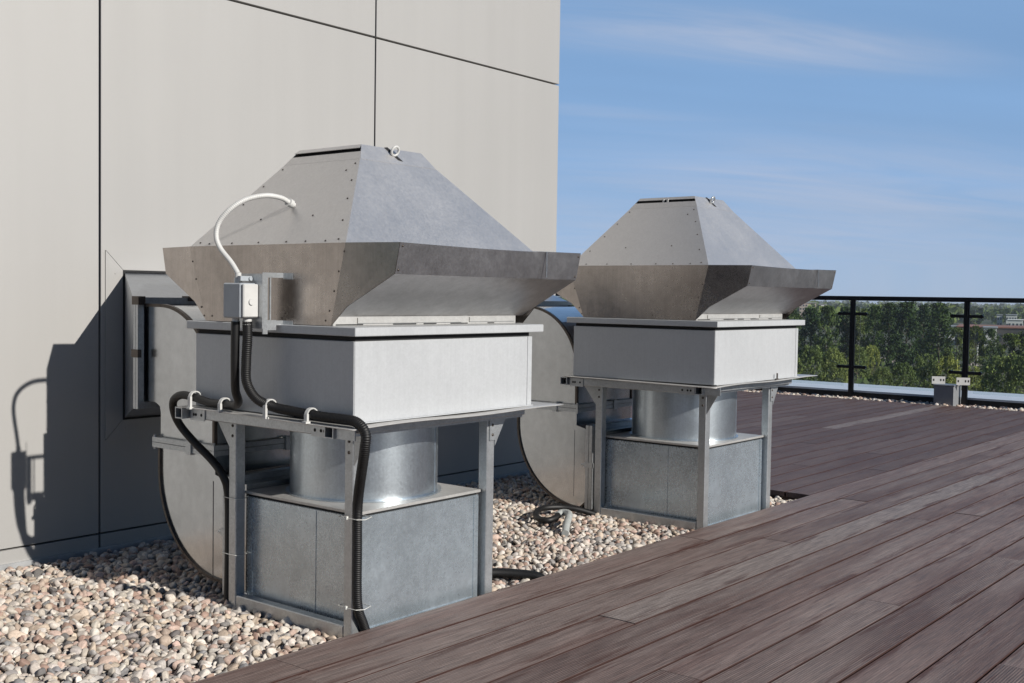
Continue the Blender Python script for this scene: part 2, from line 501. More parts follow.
mv = wn('ShaderNodeMix', data_type='RGBA'); nt.links.new(vp.outputs[0], mv.inputs[0]); nt.links.new(sky.outputs[0], mv.inputs[6]); mv.inputs[7].default_value = (5.1, 8.7, 14.4, 1)
nt.links.new(mv.outputs[2], mx.inputs[6])
nt.links.new(mx.outputs[2], bg.inputs[0])
bg.inputs[1].default_value = .058
scene.view_settings.view_transform = 'Standard'; scene.view_settings.look = 'None'
scene.view_settings.exposure = 0.0; scene.view_settings.gamma = 1.0
scene.cycles.max_bounces = 8; scene.cycles.diffuse_bounces = 1; scene.cycles.glossy_bounces = 4; scene.cycles.transparent_max_bounces = 12; scene.cycles.use_denoising = True; scene.cycles.volume_bounces = 0

# ------------------------------------------------------------------ setting: roof slab, deck, gravel
YD, XN, YW, XC = 2.537, 5.73, 4.25, 5.71     # deck edge, notch, wall plane, wall corner
tag(MB().box(-16, 12.8, -12, 24, -1.0, -.085).build('roof', M['membrane']), kind='structure')

def build_deck():
    V, T, rn, pl, cr, dk = [], [], [], [], [], []
    def board(x0, x1, y0, y1, pale=0.0, r=None):
        r = random.random() if r is None else r
        c, h = .0016, .026
        dz = random.uniform(-.0012, .0012)
        prof = [(y0, -h), (y0, -c), (y0 + c, 0), (y0 + (y1 - y0) / 2, .0006), (y1 - c, 0), (y1, -c), (y1, -h)]
        n = len(prof); b = len(V)
        for x in (x0, x1):
            for y, z in prof:
                V.append((x, y, z + dz)); rn.append(r); pl.append(pale); dk.append(1.0 if y0 > YD - .02 else 0.0); cr.append((y - y0) / (y1 - y0))
        for i in range(n - 1):
            T.append((b + i, b + n + i, b + n + i + 1, b + i + 1)[::-1])
        T.append((b, b + 1, b + 5, b + 6)); T.append((b + n, b + n + 1, b + n + 5, b + n + 6)[::-1])
        T.append((b + 1, b + 2, b + 4, b + 5)); T.append((b + n + 1, b + n + 2, b + n + 4, b + n + 5)[::-1])
    P, G = .1445, .0062
    lines = [1.937 + P * k for k in range(-75, 4)]
    rows = [(lines[i], lines[i + 1]) for i in range(len(lines) - 1)] + [(lines[-1], YD)]
    y = YD
    while y < 16:
        rows.append((y, y + P)); y += P
    for (a, b) in rows:
        xs = -5.0 if b <= YD + .01 else XN
        x = xs; L = random.uniform(.8, 3.6)
        k = round((a - 1.937) / P)
        cuts = []
        while x < 11.66:
            x2 = min(x + L, 11.66)
            if 11.66 - x2 < .5: x2 = 11.66
            cuts.append((x, x2)); x = x2; L = random.uniform(2.2, 4.0)
        if k == 0 and b < 2.2: cuts = [(-5, -.9), (-.9, 3.06), (3.06, 7.1), (7.1, 11.66)]
        for j, (u, v) in enumerate(cuts):
            pale = 0.0; r = None
            if k == 0 and b < 2.2:
                pale = [0, .05, .55, .12][j]; r = [.3, .55, .8, .4][j]
            elif random.random() < .07: pale = random.uniform(.05, .16)
            if 3.66 < (a + b) / 2 < 3.80 and v > 11.5: pale = .5
            board(u + .0012, v - .0012, a + G / 2, b - G / 2, pale, r)
    o = mesh_arrays('deck', np.array(V), np.array(T), M['deck'], dict(rnd=np.array(rn), pale=np.array(pl), cross=np.array(cr), old=np.array(dk)), smooth=False)
    tag(o, kind='structure')
    j = MB()
    x = -4.9
    while x < 11.6:
        j.box(x, x + .045, -8.9, YD - .03, -.083, -.0275); x += .45
    j.box(XN + .004, XN + .03, YD, 15.9, -.083, -.0275)
    j.box(-5, XN + .004, YD - .028, YD - .003, -.083, -.0275)
    tag(j.build('deck_frame', M['joist']), kind='structure')
build_deck()

def ico(sub):
    bm = bmesh.new(); bmesh.ops.create_icosphere(bm, subdivisions=sub, radius=1)
    V = np.array([v.co[:] for v in bm.verts]); T = np.array([[v.index for v in f.verts] for f in bm.faces]); bm.free()
    return V, T
PAL = np.array([(.64, .60, .54), (.74, .71, .66), (.56, .55, .53), (.60, .52, .43), (.50, .42, .35), (.40, .29, .24), (.36, .35, .345), (.20, .195, .195), (.60, .47, .41), (.30, .31, .32)])
PW = np.array([.21, .17, .11, .12, .085, .09, .06, .05, .115, .015])
def stone_variants(sub, n=12):
    V, T = ico(sub); out = []
    for _ in range(n):
        d = np.full(len(V), 1.25)
        for _ in range(11):          # random flats, then softened: water-worn but still angular
            k = rng.normal(size=3); k /= np.linalg.norm(k)
            c = rng.uniform(.70, 1.02)
            dot = V @ k
            lim = np.where(dot > .05, c / np.maximum(dot, .05), 9)
            d = -np.log(np.exp(-14 * d) + np.exp(-14 * np.minimum(lim, 4))) / 14
        s = np.array([rng.uniform(1.05, 1.5), rng.uniform(.85, 1.1), rng.uniform(.62, .95)])
        out.append(V * d[:, None] * s)
    return out, T
VAR2, T2 = stone_variants(3, 10)
VAR1, T1 = stone_variants(2, 12)
VAR0, T0 = stone_variants(1, 12)
def rand_rot(n, tilt):
    a = rng.uniform(0, 2 * np.pi, n); b = rng.normal(0, tilt, n); c = rng.normal(0, tilt, n)
    ca, sa, cb_, sb, cc, sc_ = np.cos(a), np.sin(a), np.cos(b), np.sin(b), np.cos(c), np.sin(c)
    Rz = np.zeros((n, 3, 3)); Rz[:, 0, 0] = ca; Rz[:, 0, 1] = -sa; Rz[:, 1, 0] = sa; Rz[:, 1, 1] = ca; Rz[:, 2, 2] = 1
    Rx = np.zeros((n, 3, 3)); Rx[:, 0, 0] = 1; Rx[:, 1, 1] = cb_; Rx[:, 1, 2] = -sb; Rx[:, 2, 1] = sb; Rx[:, 2, 2] = cb_
    Ry = np.zeros((n, 3, 3)); Ry[:, 1, 1] = 1; Ry[:, 0, 0] = cc; Ry[:, 0, 2] = sc_; Ry[:, 2, 0] = -sc_; Ry[:, 2, 2] = cc
    return Rz @ Rx @ Ry
def scatter(name, layers, keep):
    """layers: (x0, x1, y0, y1, spacing, z, size range, template)"""
    AV, AT, AC, base = [], [], [], 0
    for (x0, x1, y0, y1, sp, z, smin, smax, var, tri) in layers:
        gx, gy = np.meshgrid(np.arange(x0, x1, sp), np.arange(y0, y1, sp * .9))
        p = np.stack([gx.ravel(), gy.ravel()], 1) + rng.uniform(-.42, .42, (gx.size, 2)) * sp
        p = p[keep(p[:, 0], p[:, 1])]
        n = len(p)
        if not n: continue
        s = smin + (smax - smin) * rng.beta(1.5, 3.2, n)
        rot = rand_rot(n, .7); vi = rng.integers(0, len(var), n)
        V = np.stack(var)[vi] * s[:, None, None]
        V = np.einsum('nij,nkj->nki', rot, V)
        zc = z + rng.uniform(-.012, .010, n) - (s - smin) * .25
        V += np.stack([p[:, 0], p[:, 1], zc], 1)[:, None, :]
        c = np.array([1.03, .975, .935]) * PAL[rng.choice(len(PAL), n, p=PW / PW.sum())] * rng.uniform(.75, 1.12, (n, 1)) * rng.uniform(.985, 1.015, (n, 3))
        nv = V.shape[1]
        AV.append(V.reshape(-1, 3))
        AT.append((tri[None] + (np.arange(n) * nv)[:, None, None]).reshape(-1, 3) + base)
        AC.append(np.repeat(np.concatenate([c, np.ones((n, 1))], 1), nv, 0))
        base += n * nv
    o = mesh_arrays(name, np.concatenate(AV), np.concatenate(AT), M['stone'], dict(col=np.concatenate(AC)))
    return o
def keep_roof(x, y):
    k = (y < YW - .03) & (y > YD + .012) & (x < XN - .02)
    for u in (0, 2.211):
        k &= ~((x > 2.47 + u) & (x < 3.02 + u) & (y > 2.60) & (y < 3.14))
    return k
g = scatter('gravel', [
    (1.0, 2.45, YD, YW, .0235, -.044, .0088, .0212, VAR2, T2),
    (2.45, XN, YD, YW, .0235, -.044, .0088, .0212, VAR1, T1),
    (0.2, XN, YD, YW, .034, -.068, .015, .026, VAR0, T0),
    (-1.5, 1.0, YD, YW, .046, -.055, .022, .036, VAR0, T0)], keep_roof)
tag(g, kind='stuff')
g2 = scatter('gravel', [
    (11.675, 11.94, -1.5, 9.0, .034, -.020, .017, .034, VAR1, T1),
    (11.675, 11.94, -1.5, 9.0, .040, -.045, .018, .030, VAR0, T0)], lambda x, y: (x < 11.93) & ~((abs(y - 3.82) < .12) & (x > 11.76)))
tag(g2, kind='stuff')

# ------------------------------------------------------------------ building with clad wall
bld = empty('building', (XC, YW, 0))
tag(bld, 'beige metal panelled building wall rising from the gravel behind the fans', 'building')
O = (XC, YW, 0)
MB().box(-.53, XC - .03, YW + .028, YW + 7.0, -.08, 3.9).build('wall_core', M['joint'], bld, O)
xs = [XC] + [4.12 - 1.558 * k for k in range(0, 4)]
HS, GV = 2.366, .034
for i in range(len(xs) - 1):
    x1, x0 = xs[i] - .005, xs[i + 1] + .005
    MB().box(x0, x1, YW, YW + .026, GV + .0035, HS - .005, .0015).build('wall_panel', M['wall'], bld, O)
    MB().box(x0, x1, YW, YW + .026, HS + .005, 3.92, .0015).build('wall_panel', M['wall'], bld, O)
    MB().box(x0, x1, YW - .001, YW + .026, -.07, GV - .0035, .0015).build('plinth_panel', M['wall'], bld, O)
for j in range(5):
    MB().box(XC - .026, XC, YW + .034 + 1.5 * j, YW + 1.524 + 1.5 * j, -.07, 3.92, .0015).build('wall_panel', M['wall'], bld, O)
MB().box(-.554, XC, YW - .012, YW - .002, -.07, -.022).build('base_flashing', M['flash'], bld, O)
for u in (0, 2.211):
    # mitred trim round each duct opening
    a0, a1, z0, z1 = 2.585 + u, 3.30 + u, .423, 1.212
    b0, b1, w0, w1 = 2.673 + u, 3.215 + u, .511, 1.124
    tm = MB()
    def ring4(y):
        return [(a0, y, z0), (a1, y, z0), (a1, y, z1), (a0, y, z1)], [(b0, y, w0), (b1, y, w0), (b1, y, w1), (b0, y, w1)]
    oo, ii = ring4(YW - .006)
    ob, ib = ring4(YW - .0005)
    g_ = .0012
    for k in range(4):
        k2 = (k + 1) % 4
        d = Vector(oo[k2]) - Vector(oo[k]); d.normalize()
        q = [Vector(oo[k]) + d * g_, Vector(oo[k2]) - d * g_, Vector(ii[k2]) - d * g_, Vector(ii[k]) + d * g_]
        qb = [Vector((p.x, YW - .0005, p.z)) for p in q]
        tm.add(q + qb, [(0, 1, 2, 3), (0, 4, 5, 1), (1, 5, 6, 2), (2, 6, 7, 3), (3, 7, 4, 0)])
        tm.dome(((q[0] + q[3]) / 2 + d * .05)[:], (0, -1, 0), .004)
    tm.loose('duct_trim', M['wall'], bld, O)
bld_roof = MB().box(-.58, XC + .03, YW - .03, YW + 7.1, 3.925, 4.02, .004).build('roof_edge', M['coping'], bld, O)

# ------------------------------------------------------------------ exhaust fans
def make_fan(u, label, tray, near):
    X = lambda v: v + u
    org = (2.76 + u, 2.87, -.04)
    root = tag(empty('exhaust_fan', org), label, 'exhaust fan', 'rooftop exhaust fans')
    B = lambda m, n, mat, p=root, **k: m.build(n, M[mat], p, org if p is root else org, **k)
    # --- stand
    LX, LY, S = (2.404, 3.047), (2.56, 3.14), .040
    for ix, x in enumerate(LX):
        for iy, y in enumerate(LY):
            m = MB().box(X(x), X(x) + S, y, y + S, -.075, .612, .003)
            leg = B(m, 'leg', 'frame')
            # gusset plate between leg and tray rail
            dx_ = (X(x) + S, X(x) + S + .052) if ix else (X(x), X(x) - .05)
            gm, gb = MB(), MB()
            if ix:   # triangle in the x-z plane beside the leg
                gm.prism([(X(x) + S - .002, .515), (X(x) + S + .058, .611), (X(x) + S - .002, .611)], 'y', y - .0035, y - .0005)
                gm.box(X(x) + .008, X(x) + S - .002, y - .0055, y - .0008, .535, .609)
                gb.dome((X(x) + .022, y - .0055, .59), (0, -1, 0), .006); gb.dome((X(x) + .022, y - .0055, .555), (0, -1, 0), .006)
            else:    # triangle in the y-z plane
                s_ = 1 if iy else -1
                y0 = y + S if iy else y
                gm.prism([(y0, .515), (y0 + s_ * .075, .611), (y0, .611)] if s_ > 0 else [(y0, .515), (y0, .611), (y0 + s_ * .06, .611)], 'x', X(x) + .002, X(x) + .006)
                gb.dome((X(x), y + .02, .59), (-1, 0, 0), .006); gb.dome((X(x), y + .02, .555), (-1, 0, 0), .006)
            gm.build('gusset', M['frame'], leg, org); gb.loose('bolt', M['screw'], leg, org)
    for x in LX:
        B(MB().box(X(x) + .001, X(x) + S - .001, 2.6005, 3.1395, -.040, .006, .003), 'base_rail', 'frame')
    B(MB().box(X(2.4445), X(3.0465), 3.142, 3.178, -.040, .004, .003), 'base_rail', 'frame')
    tx0, tx1, ty0, ty1 = tray
    for y in (2.525, 3.285):
        m = MB().hollow('x', X(tx0) + .012, X(3.20), y, y + .040, .612, .651)
        rl = B(m, 'cross_rail', 'frame')
        MB().box(X(tx0) + .045, X(3.19), y + .005, y + .035, .617, .646).build('rail_inside', M['dark'], rl, org)
    for x in (2.318, 3.10):
        y0 = 2.568 if x < 3 else 2.568
        m = MB().box(X(x), X(x) + .040, y0, 3.282, .6125, .6515, .003)
        sr = B(m, 'side_rail', 'frame')
        if x < 3:
            pm = MB()
            for (a, b) in ((2.575, 2.655), (3.195, 3.275)):
                pm.box(X(x) - .0035, X(x) - .0005, a, b, .608, .648)
            pm.loose('connector_plate', M['frame'], sr, org)
            hm = MB()
            for (a, hs) in ((2.575, (.018, .034, .062)), (3.195, (.018, .048, .060))):
                for h_ in hs: hm.cyl((X(x) - .0042, a + h_, .628), .0055, .0005, 'x', 8)
            hm.loose('bolt_hole', M['dark'], sr, org)
    # front connector plates on the cross rail's outer end
    pm = MB().box(X(tx0) + .02, X(tx0) + .024, 2.44, 2.522, .613, .650)
    B(pm, 'connector_plate', 'frame')
    B(MB().box(X(tx0) + .10, X(3.19), 2.505, 2.522, .622, .651, .002), 'front_rail', 'frame')
    # --- tray: thin sheet, sagging a little at its free corner, right corners clipped
    nx, ny = 28, 20
    vs, fs = [], []
    for j in range(ny + 1):
        for i in range(nx + 1):
            s, t = i / nx, j / ny
            x = tx0 + (tx1 - tx0) * s; y = ty0 + (ty1 - ty0) * t
            cut = max(0, (s - (1 - .055)) / .055)
            if j == 0: y += .022 * cut
            if j == ny: y -= .022 * cut
            z = .6545
            z -= .010 * max(0, 1 - s / .35) ** 1.5 * max(0, 1 - t / .8) ** 1.2
            z += .004 * math.sin(s * 7 + 1) * (1 - t) ** 3 - .006 * max(0, (s - .75) / .25) ** 2 * (1 - t)
            vs.append((X(x), y, z))
    for j in range(ny):
        for i in range(nx):
            a = j * (nx + 1) + i; fs.append((a, a + 1, a + nx + 2, a + nx + 1))
    m = MB(); m.add(vs, fs, True)
    B(m, 'tray', 'traysheet', solid=.003)
    # --- base plenum
    bx0, bx1, by0, by1 = X(2.458), X(3.036), 2.588, 3.15
    bs = B(MB().box(bx0, bx1, by0, by1, -.05, .342, .002), 'base_box', 'galv')
    m = MB()
    m.box(bx0 - .0025, bx0 - .0002, by0 + .012, by0 + .034, -.045, .338); m.box(bx0 - .0025, bx0 - .0002, by1 - .034, by1 - .012, -.045, .338)
    m.box(bx0 - .0018, bx0 - .0002, 2.79, 2.793, -.045, .338)
    m.box(bx0 + .004, bx0 + .024, by0 - .0025, by0 - .0002, -.045, .338); m.box(bx1 - .026, bx1 - .003, by0 - .0025, by0 - .0002, -.045, .338)
    m.box(bx0 + .028, bx1 - .03, by0 - .006, by0 - .0002, -.045, -.018)
    m.loose('seam_strip', M['galv'], bs, org)
    MB().box(bx0 - .006, bx1 + .006, by0 - .006, by1 + .006, .3505, .3605, .0015).build('top_plate', M['traysheet'], bs, org)
    MB().box(bx0 + .006, bx1 - .006, by0 + .006, by1 - .006, .342, .3505).build('shadow_gap', M['dark'], bs, org)
    # --- drum
    dm = MB().cyl((X(2.762), 2.885, .362), .258, .286, n=72, caps=False)
    dr = B(dm, 'drum', 'drum')
    MB().cyl((X(2.762), 2.885, .361), .272, .004, n=72).build('drum_flange', M['drum'], dr, org)
    m = MB()
    for a in (-62, 118):
        ca, sa = math.cos(R(a)), math.sin(R(a))
        m.obox((X(2.762) + .2588 * ca, 2.885 + .2588 * sa, .505), (.0018, .007, .140), Matrix.Rotation(R(a), 3, 'Z'))
    m.loose('drum_seam', M['drum'], dr, org)
    # --- coated housing and its lid
    hx0, hx1, hy0, hy1 = X(2.331), X(3.192), 2.48, 3.268
    hs = B(MB().box(hx0, hx1, hy0, hy1, .6575, .905, .002), 'housing', 'white')
    m = MB()
    m.box(hx0 - .002, hx0 - .0002, hy0 + .003, hy0 + .030, .66, .9045)
    m.box(hx1 - .026, hx1 - .002, hy0 - .002, hy0 - .0002, .66, .9045)
    m.box(hx0 + .001, hx1 - .001, hy0 - .010, hy0 - .0002, .6578, .6605)
    m.build('corner_flange', M['white'], hs, org)
    B(MB().box(hx0 + .008, hx1 - .008, hy0 + .008, hy1 - .008, .905, .921), 'lid_gap', 'dark')
    B(MB().box(X(2.316), X(3.238), 2.463, 3.302, .9205, .9475, .002), 'lid', 'white')
    # --- hood. neck frame, two end plates with swept wings, two flared sides with lips
    hx, hy = X(2.800), 2.914
    nk = MB()
    n0, n1_, c0, c1 = X(2.783) - .445, X(2.783) + .445, hy - .329, hy + .295
    nk.box(n0, n1_, c0, c0 + .02, .9478, .979, .0015); nk.box(n0, n1_, c1 - .02, c1, .9478, .979, .0015)
    nk.box(n0 + .003, n0 + .02, c0 + .02, c1 - .02, .9478, .979); nk.box(n1_ - .02, n1_ - .003, c0 + .02, c1 - .02, .9478, .979)
    neck = B(nk, 'hood_neck', 'traysheet')
    m = MB()
    for (a, b) in ((.012, .14), (.29, .41), (.45, .52), (.60, .70), (.82, .86)):
        m.box(n0 + .89 * a, n0 + .89 * b, c0 - .0015, c0 - .0003, .9505, .9535)
    m.loose('vent_slot', M['dark'], neck, org)
    m = MB()
    m.box(n0 + .10, n1_ - .30, c0 - .004, c0 - .0018, .956, .974); m.box(n1_ - .26, n1_ - .01, c0 - .004, c0 - .0018, .957, .973)
    m.loose('neck_strip', M['traysheet'], neck, org)
    BT, MT, LT = .312, .390, .590     # half widths: bottom, fold at rim, wing tip
    LB, ZB, ZL, ZR = .570, .9495, 1.109, 1.2015
    for sg, nm in ((-1, 'end_plate'), (1, 'end_plate')):
        xp = hx + sg * .469; xw = hx + sg * .441; bo = -.017
        m = MB()
        cen = [(xp, hy + bo - BT, ZB), (xp, hy + bo + BT, ZB), (xp, hy + MT, ZR), (xp, hy - MT, ZR)]
        m.poly(cen if sg > 0 else cen[::-1])
        ep = B(m, nm, 'hood', solid=.003)
        for s2 in (-1, 1):
            wing = [(xp, hy + bo + s2 * BT, ZB), (xp, hy + bo + s2 * (BT + .004), .979), (xw, hy + s2 * LB, ZL), (xw, hy + s2 * LT, ZR - .001), (xp, hy + s2 * MT, ZR)]
            MB().poly(wing if sg * s2 < 0 else wing[::-1]).build('wing', M['hood'], ep, org, solid=.003)
        sc = MB()
        nrm = (sg, 0, 0)
        for (yy, z) in ((-.385, 1.175), (-.362, 1.115), (-.342, 1.055), (-.322, .995), (-.305, .965), (.322, .995), (.306, .966), (.352, 1.09), (.262, .966), (-.10, .968), (.372, 1.15)):
            sc.dome((xp + sg * .0015, hy + yy, z), nrm, .0038)
        sc.loose('screw', M['screw'], ep, org)
    for s2 in (-1, 1):
        xa, xb = hx - .441, hx + .447 + (.016 if near else .034)
        nx_ = .464; bo = -.017
        m = MB()
        und = [(hx - nx_, hy + bo + s2 * BT, .9785), (hx + nx_, hy + bo + s2 * BT, .9785), (xb, hy + s2 * LB, ZL), (xa, hy + s2 * LB, ZL)]
        m.poly(und)
        fl = B(m, 'flare', 'lip', solid=.003)
        m = MB()
        n = 12; bot = []; top = []
        for i in range(n + 1):
            t = i / n; x = xa + (xb - xa) * t
            sag = -.004 * math.sin(math.pi * t) + (.002 if t > .7 else 0)
            bot.append((x, hy + s2 * LB, ZL)); top.append((x, hy + s2 * LT, ZR - .001 + sag))
        m.add(bot + top, [(i, i + 1, n + 2 + i, n + 1 + i) for i in range(n)])
        m.box(xa + .70, xa + .703, hy + s2 * (LT + .003) - .001, hy + s2 * (LT + .003) + .001, ZL + .004, ZR - .004)
        m.build('lip', M['lip'], fl, org, solid=.003)
        sc = MB()
        for (x, z) in ((xa + .012, 1.19), (xa + .010, 1.12), (xb - .012, 1.19), (xb - .010, 1.12)):
            sc.dome((x, hy + s2 * (LB + (LT - LB) * (z - ZL) / (ZR - ZL) + .002), z), (0, s2, 0), .0042)
        sc.loose('screw', M['screw'], fl, org)
    # tapering shroud
    cx, cy = X(2.772), 2.930
    sA, sB_, sC = (.467, .388, 1.2005), (.178, .187, 1.4955), (.140, .151, 1.545)
    def quad(side, a, b):
        (ax, ay, az), (bx, by, bz) = a, b
        if a is sA:      # the foot of the shroud is centred on the hood, its head slightly off it
            q_ = {'w': [(-ax, ay, az), (-ax, -ay, az)], 'e': [(ax, -ay, az), (ax, ay, az)], 's': [(-ax, -ay, az), (ax, -ay, az)], 'n': [(ax, ay, az), (-ax, ay, az)]}[side]
            t_ = {'w': [(-bx, -by, bz), (-bx, by, bz)], 'e': [(bx, by, bz), (bx, -by, bz)], 's': [(bx, -by, bz), (-bx, -by, bz)], 'n': [(-bx, by, bz), (bx, by, bz)]}[side]
            return [(hx + p[0], hy + p[1], p[2]) for p in q_] + [(cx + p[0], cy + p[1], p[2]) for p in t_]
        if side == 'w': return [(cx - ax, cy + ay, az), (cx - ax, cy - ay, az), (cx - bx, cy - by, bz), (cx - bx, cy + by, bz)]
        if side == 'e': return [(cx + ax, cy - ay, az), (cx + ax, cy + ay, az), (cx + bx, cy + by, bz), (cx + bx, cy - by, bz)]
        if side == 's': return [(cx - ax, cy - ay, az), (cx + ax, cy - ay, az), (cx + bx, cy - by, bz), (cx - bx, cy - by, bz)]
        return [(cx + ax, cy + ay, az), (cx - ax, cy + ay, az), (cx - bx, cy + by, bz), (cx + bx, cy + by, bz)]
    m = MB()
    for sd_ in 'wesn': m.poly(quad(sd_, sA, sB_))
    sh = B(m.weld(), 'shroud', 'shroud', solid=.0025)
    sc = MB()
    def on(side, s, t):
        q = [Vector(p) for p in quad(side, sA, sB_)]
        p = q[0].lerp(q[1], s).lerp(q[3].lerp(q[2], s), t)
        nn = (q[1] - q[0]).cross(q[3] - q[0]).normalized()
        if nn.z < 0: nn = -nn
        return p + nn * .0015, nn
    for s in (.045, .955):
        for t in (.04, .25, .5, .72, .93): sc.dome(*on('w', s, t), .0037); sc.dome(*on('e', s, t), .0045)
    for s in (.12, .28, .46, .64, .76, .88): sc.dome(*on('w', s, .025), .0037); sc.dome(*on('e', s, .025), .0045)
    for s, t in ((.34, .30), (.73, .32), (.87, .85)): sc.dome(*on('w', s, t), .0037)
    sc.loose('screw', M['screw'], sh, org)
    # top cap with slit and lifting eye
    def lerp3(a, b, t): return tuple(a[i] + (b[i] - a[i]) * t for i in range(3))
    grow = lambda a, d: (a[0] + d, a[1] + d, a[2])
    m = MB()
    c0_, c1_ = grow(sB_, .004), grow(sC, .004)
    c0_ = (c0_[0], c0_[1], c0_[2] - .004)
    for sd_ in 'esn': m.poly(quad(sd_, c0_, c1_))
    m.poly(quad('w', c0_, lerp3(c0_, c1_, .52)))
    a_ = lerp3(c0_, c1_, .76)
    q = quad('w', (a_[0] + (.006 if near else .001), a_[1], a_[2]), c1_)
    m.poly(q)
    m.poly([(cx - c1_[0], cy - c1_[1], c1_[2]), (cx + c1_[0], cy - c1_[1], c1_[2]), (cx + c1_[0], cy + c1_[1], c1_[2]), (cx - c1_[0], cy + c1_[1], c1_[2])])
    cp = B(m, 'cap', 'shroud', solid=.002)
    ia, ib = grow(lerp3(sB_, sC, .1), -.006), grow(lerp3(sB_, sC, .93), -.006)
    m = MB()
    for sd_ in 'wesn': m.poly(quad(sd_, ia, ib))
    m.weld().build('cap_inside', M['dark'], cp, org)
    q = [Vector(p) for p in quad('s', c0_, c1_)]
    pc = q[0].lerp(q[1], .47).lerp(q[3].lerp(q[2], .47), .66)
    nn = (q[1] - q[0]).cross(q[3] - q[0]).normalized()
    upv = ((q[3] + q[2]) / 2 - (q[0] + q[1]) / 2).normalized(); xv = Vector((1, 0, 0))
    m = MB(); pc2 = pc + nn * .0022
    m.poly([pc2 + xv * -.030 + upv * .022, pc2 + xv * -.012 + upv * .026, pc2 + xv * .034 - upv * .030, pc2 + xv * .012 - upv * .026])
    m.build('eye_slot', M['dark'], cp, org)
    ring = [pc + nn * .016 + xv * .016 * math.cos(a) + (upv * .55 + nn * .83).normalized() * .016 * math.sin(a) for a in [2 * math.pi * i / 20 for i in range(21)]]
    MB().tube(ring, .0044, 8).build('lifting_eye', M['whiteplastic'] if near else M['frame'], cp, org)
    if not near:
        m = MB()
        for yy in (-.012, .012): m.box(cx - a_[0] - .006, cx - a_[0] + .004, cy + yy - .004, cy + yy + .004, a_[2] - .012, a_[2] + .004)
        m.loose('latch', M['whiteplastic'], cp, org)
        bm_ = MB().cyl((X(2.93), 2.463, .658), .004, .03, n=8)
        bm_.cyl((X(2.93), 2.463, .657), .010, .004, n=8)
        B(bm_, 'bolt', 'screw')
    return root, org

fan1, org1 = make_fan(0.0, 'nearer steel exhaust fan with junction box and black conduits on its side', (2.276, 3.345, 2.425, 3.290), True)
fan2, org2 = make_fan(2.211, 'farther steel exhaust fan without junction box, standing closer to the railing', (2.290, 3.44, 2.455, 3.300), False)

# junction box and its bracket, bolted to the nearer hood
jb = MB().box(2.183, 2.244, 2.835, 2.922, .967, 1.076, .004).build('junction_box', M['greyplastic'], fan1, org1)
m = MB().box(2.186, 2.243, 2.822, 2.8348, .970, 1.073, .003)
m.cyl((2.214, 2.8215, 1.018), .010, -.004, 'y', 14)
m.build('box_cover', M['whiteplastic'], jb, org1)
m = MB()
m.cyl((2.213, 2.885, 1.0765), .0125, .016, n=8); m.cyl((2.213, 2.885, 1.0925), .010, .016, n=14)
m.cyl((2.222, 2.850, .9665), .014, -.022, n=14); m.cyl((2.204, 2.885, .9665), .012, -.014, n=14)
m.loose('cable_gland', M['whiteplastic'], jb, org1)
br = MB()
yb0, yb1 = 2.806, 2.8095
br.box(2.247, 2.266, yb0, yb1, .918, 1.110); br.box(2.2735, 2.279, yb0, yb1, .962, 1.094)
br.box(2.2662, 2.329, yb0 + .0002, yb1 - .0002, 1.0945, 1.110); br.box(2.2662, 2.300, yb0 + .0002, yb1 - .0002, .930, .9615); br.box(2.3002, 2.329, yb0 + .0004, yb1 - .0004, .945, .960)
br.box(2.2445, 2.2468, yb0, 2.93, .935, 1.106)
br.box(2.327, 2.3285, 2.76, yb0, 1.090, 1.110); br.box(2.327, 2.3285, 2.76, yb0, .94, .960)
brk = br.build('box_bracket', M['frame'], fan1, org1)
MB().box(2.20, 2.244, 2.856, 2.872, 1.083, 1.098).cyl((2.236, 2.855, 1.09), .006, -.004, 'y', 10).build('bracket_clamp', M['greyplastic'], brk, org1)
# saddle clips on the tray edge
for y, cxx, zc in ((3.225, 2.297, .689), (3.065, 2.300, .677), (2.815, 2.285, .691), (2.637, 2.300, .6755)):
    m = MB()
    arc = [(cxx + .0205 * math.cos(a), y, zc + .0205 * math.sin(a)) for a in [R(215 - 9 * i) for i in range(23)]]
    for a, b in zip(arc, arc[1:]):
        p, q = Vector(a), Vector(b); d = (q - p)
        rot = Matrix.Rotation(-math.atan2(d.z, d.x), 3, 'Y')
        m.obox((p + q) / 2, (d.length * .56, .0065, .0022), rot)
    m.box(cxx - .024, cxx - .016, y - .007, y + .007, .652, zc + .004)
    m.box(2.266, cxx - .0155, y - .014, y + .004, .6515, .658)
    m.build('pipe_clip', M['whiteplastic'], fan1, org1)

# ------------------------------------------------------------------ conduits
pa = [(2.222, 2.850, .957), (2.224, 2.852, .90), (2.228, 2.862, .83), (2.235, 2.868, .765), (2.258, 2.850, .714), (2.286, 2.800, .689), (2.297, 2.735, .681), (2.300, 2.655, .676),
      (2.300, 2.57, .673), (2.300, 2.50, .673), (2.302, 2.440, .669), (2.304, 2.404, .640), (2.308, 2.410, .590), (2.338, 2.455, .510), (2.384, 2.515, .43), (2.405, 2.541, .36), (2.406, 2.541, .25), (2.406, 2.541, .14), (2.412, 2.541, .07), (2.440, 2.547, .015), (2.480, 2.558, -.06)]
c1 = corrugated(pa, .0162).build('corrugated_conduit', M['blackpipe'])
tag(c1, 'thick ribbed black conduit running down the front leg of the nearer fan', 'conduit', 'black conduits on the nearer fan')
tie = lambda z, x0, x1, y0, y1: MB().tube([(x0, y0, z), ((x0 + x1) / 2, y0 - .004, z - .004), (x1, y0, z), (x1 + .004, (y0 + y1) / 2, z), (x1, y1, z), (x0, y1, z), (x0 - .003, (y0 + y1) / 2, z), (x0, y0, z)], 0.0012, 6)
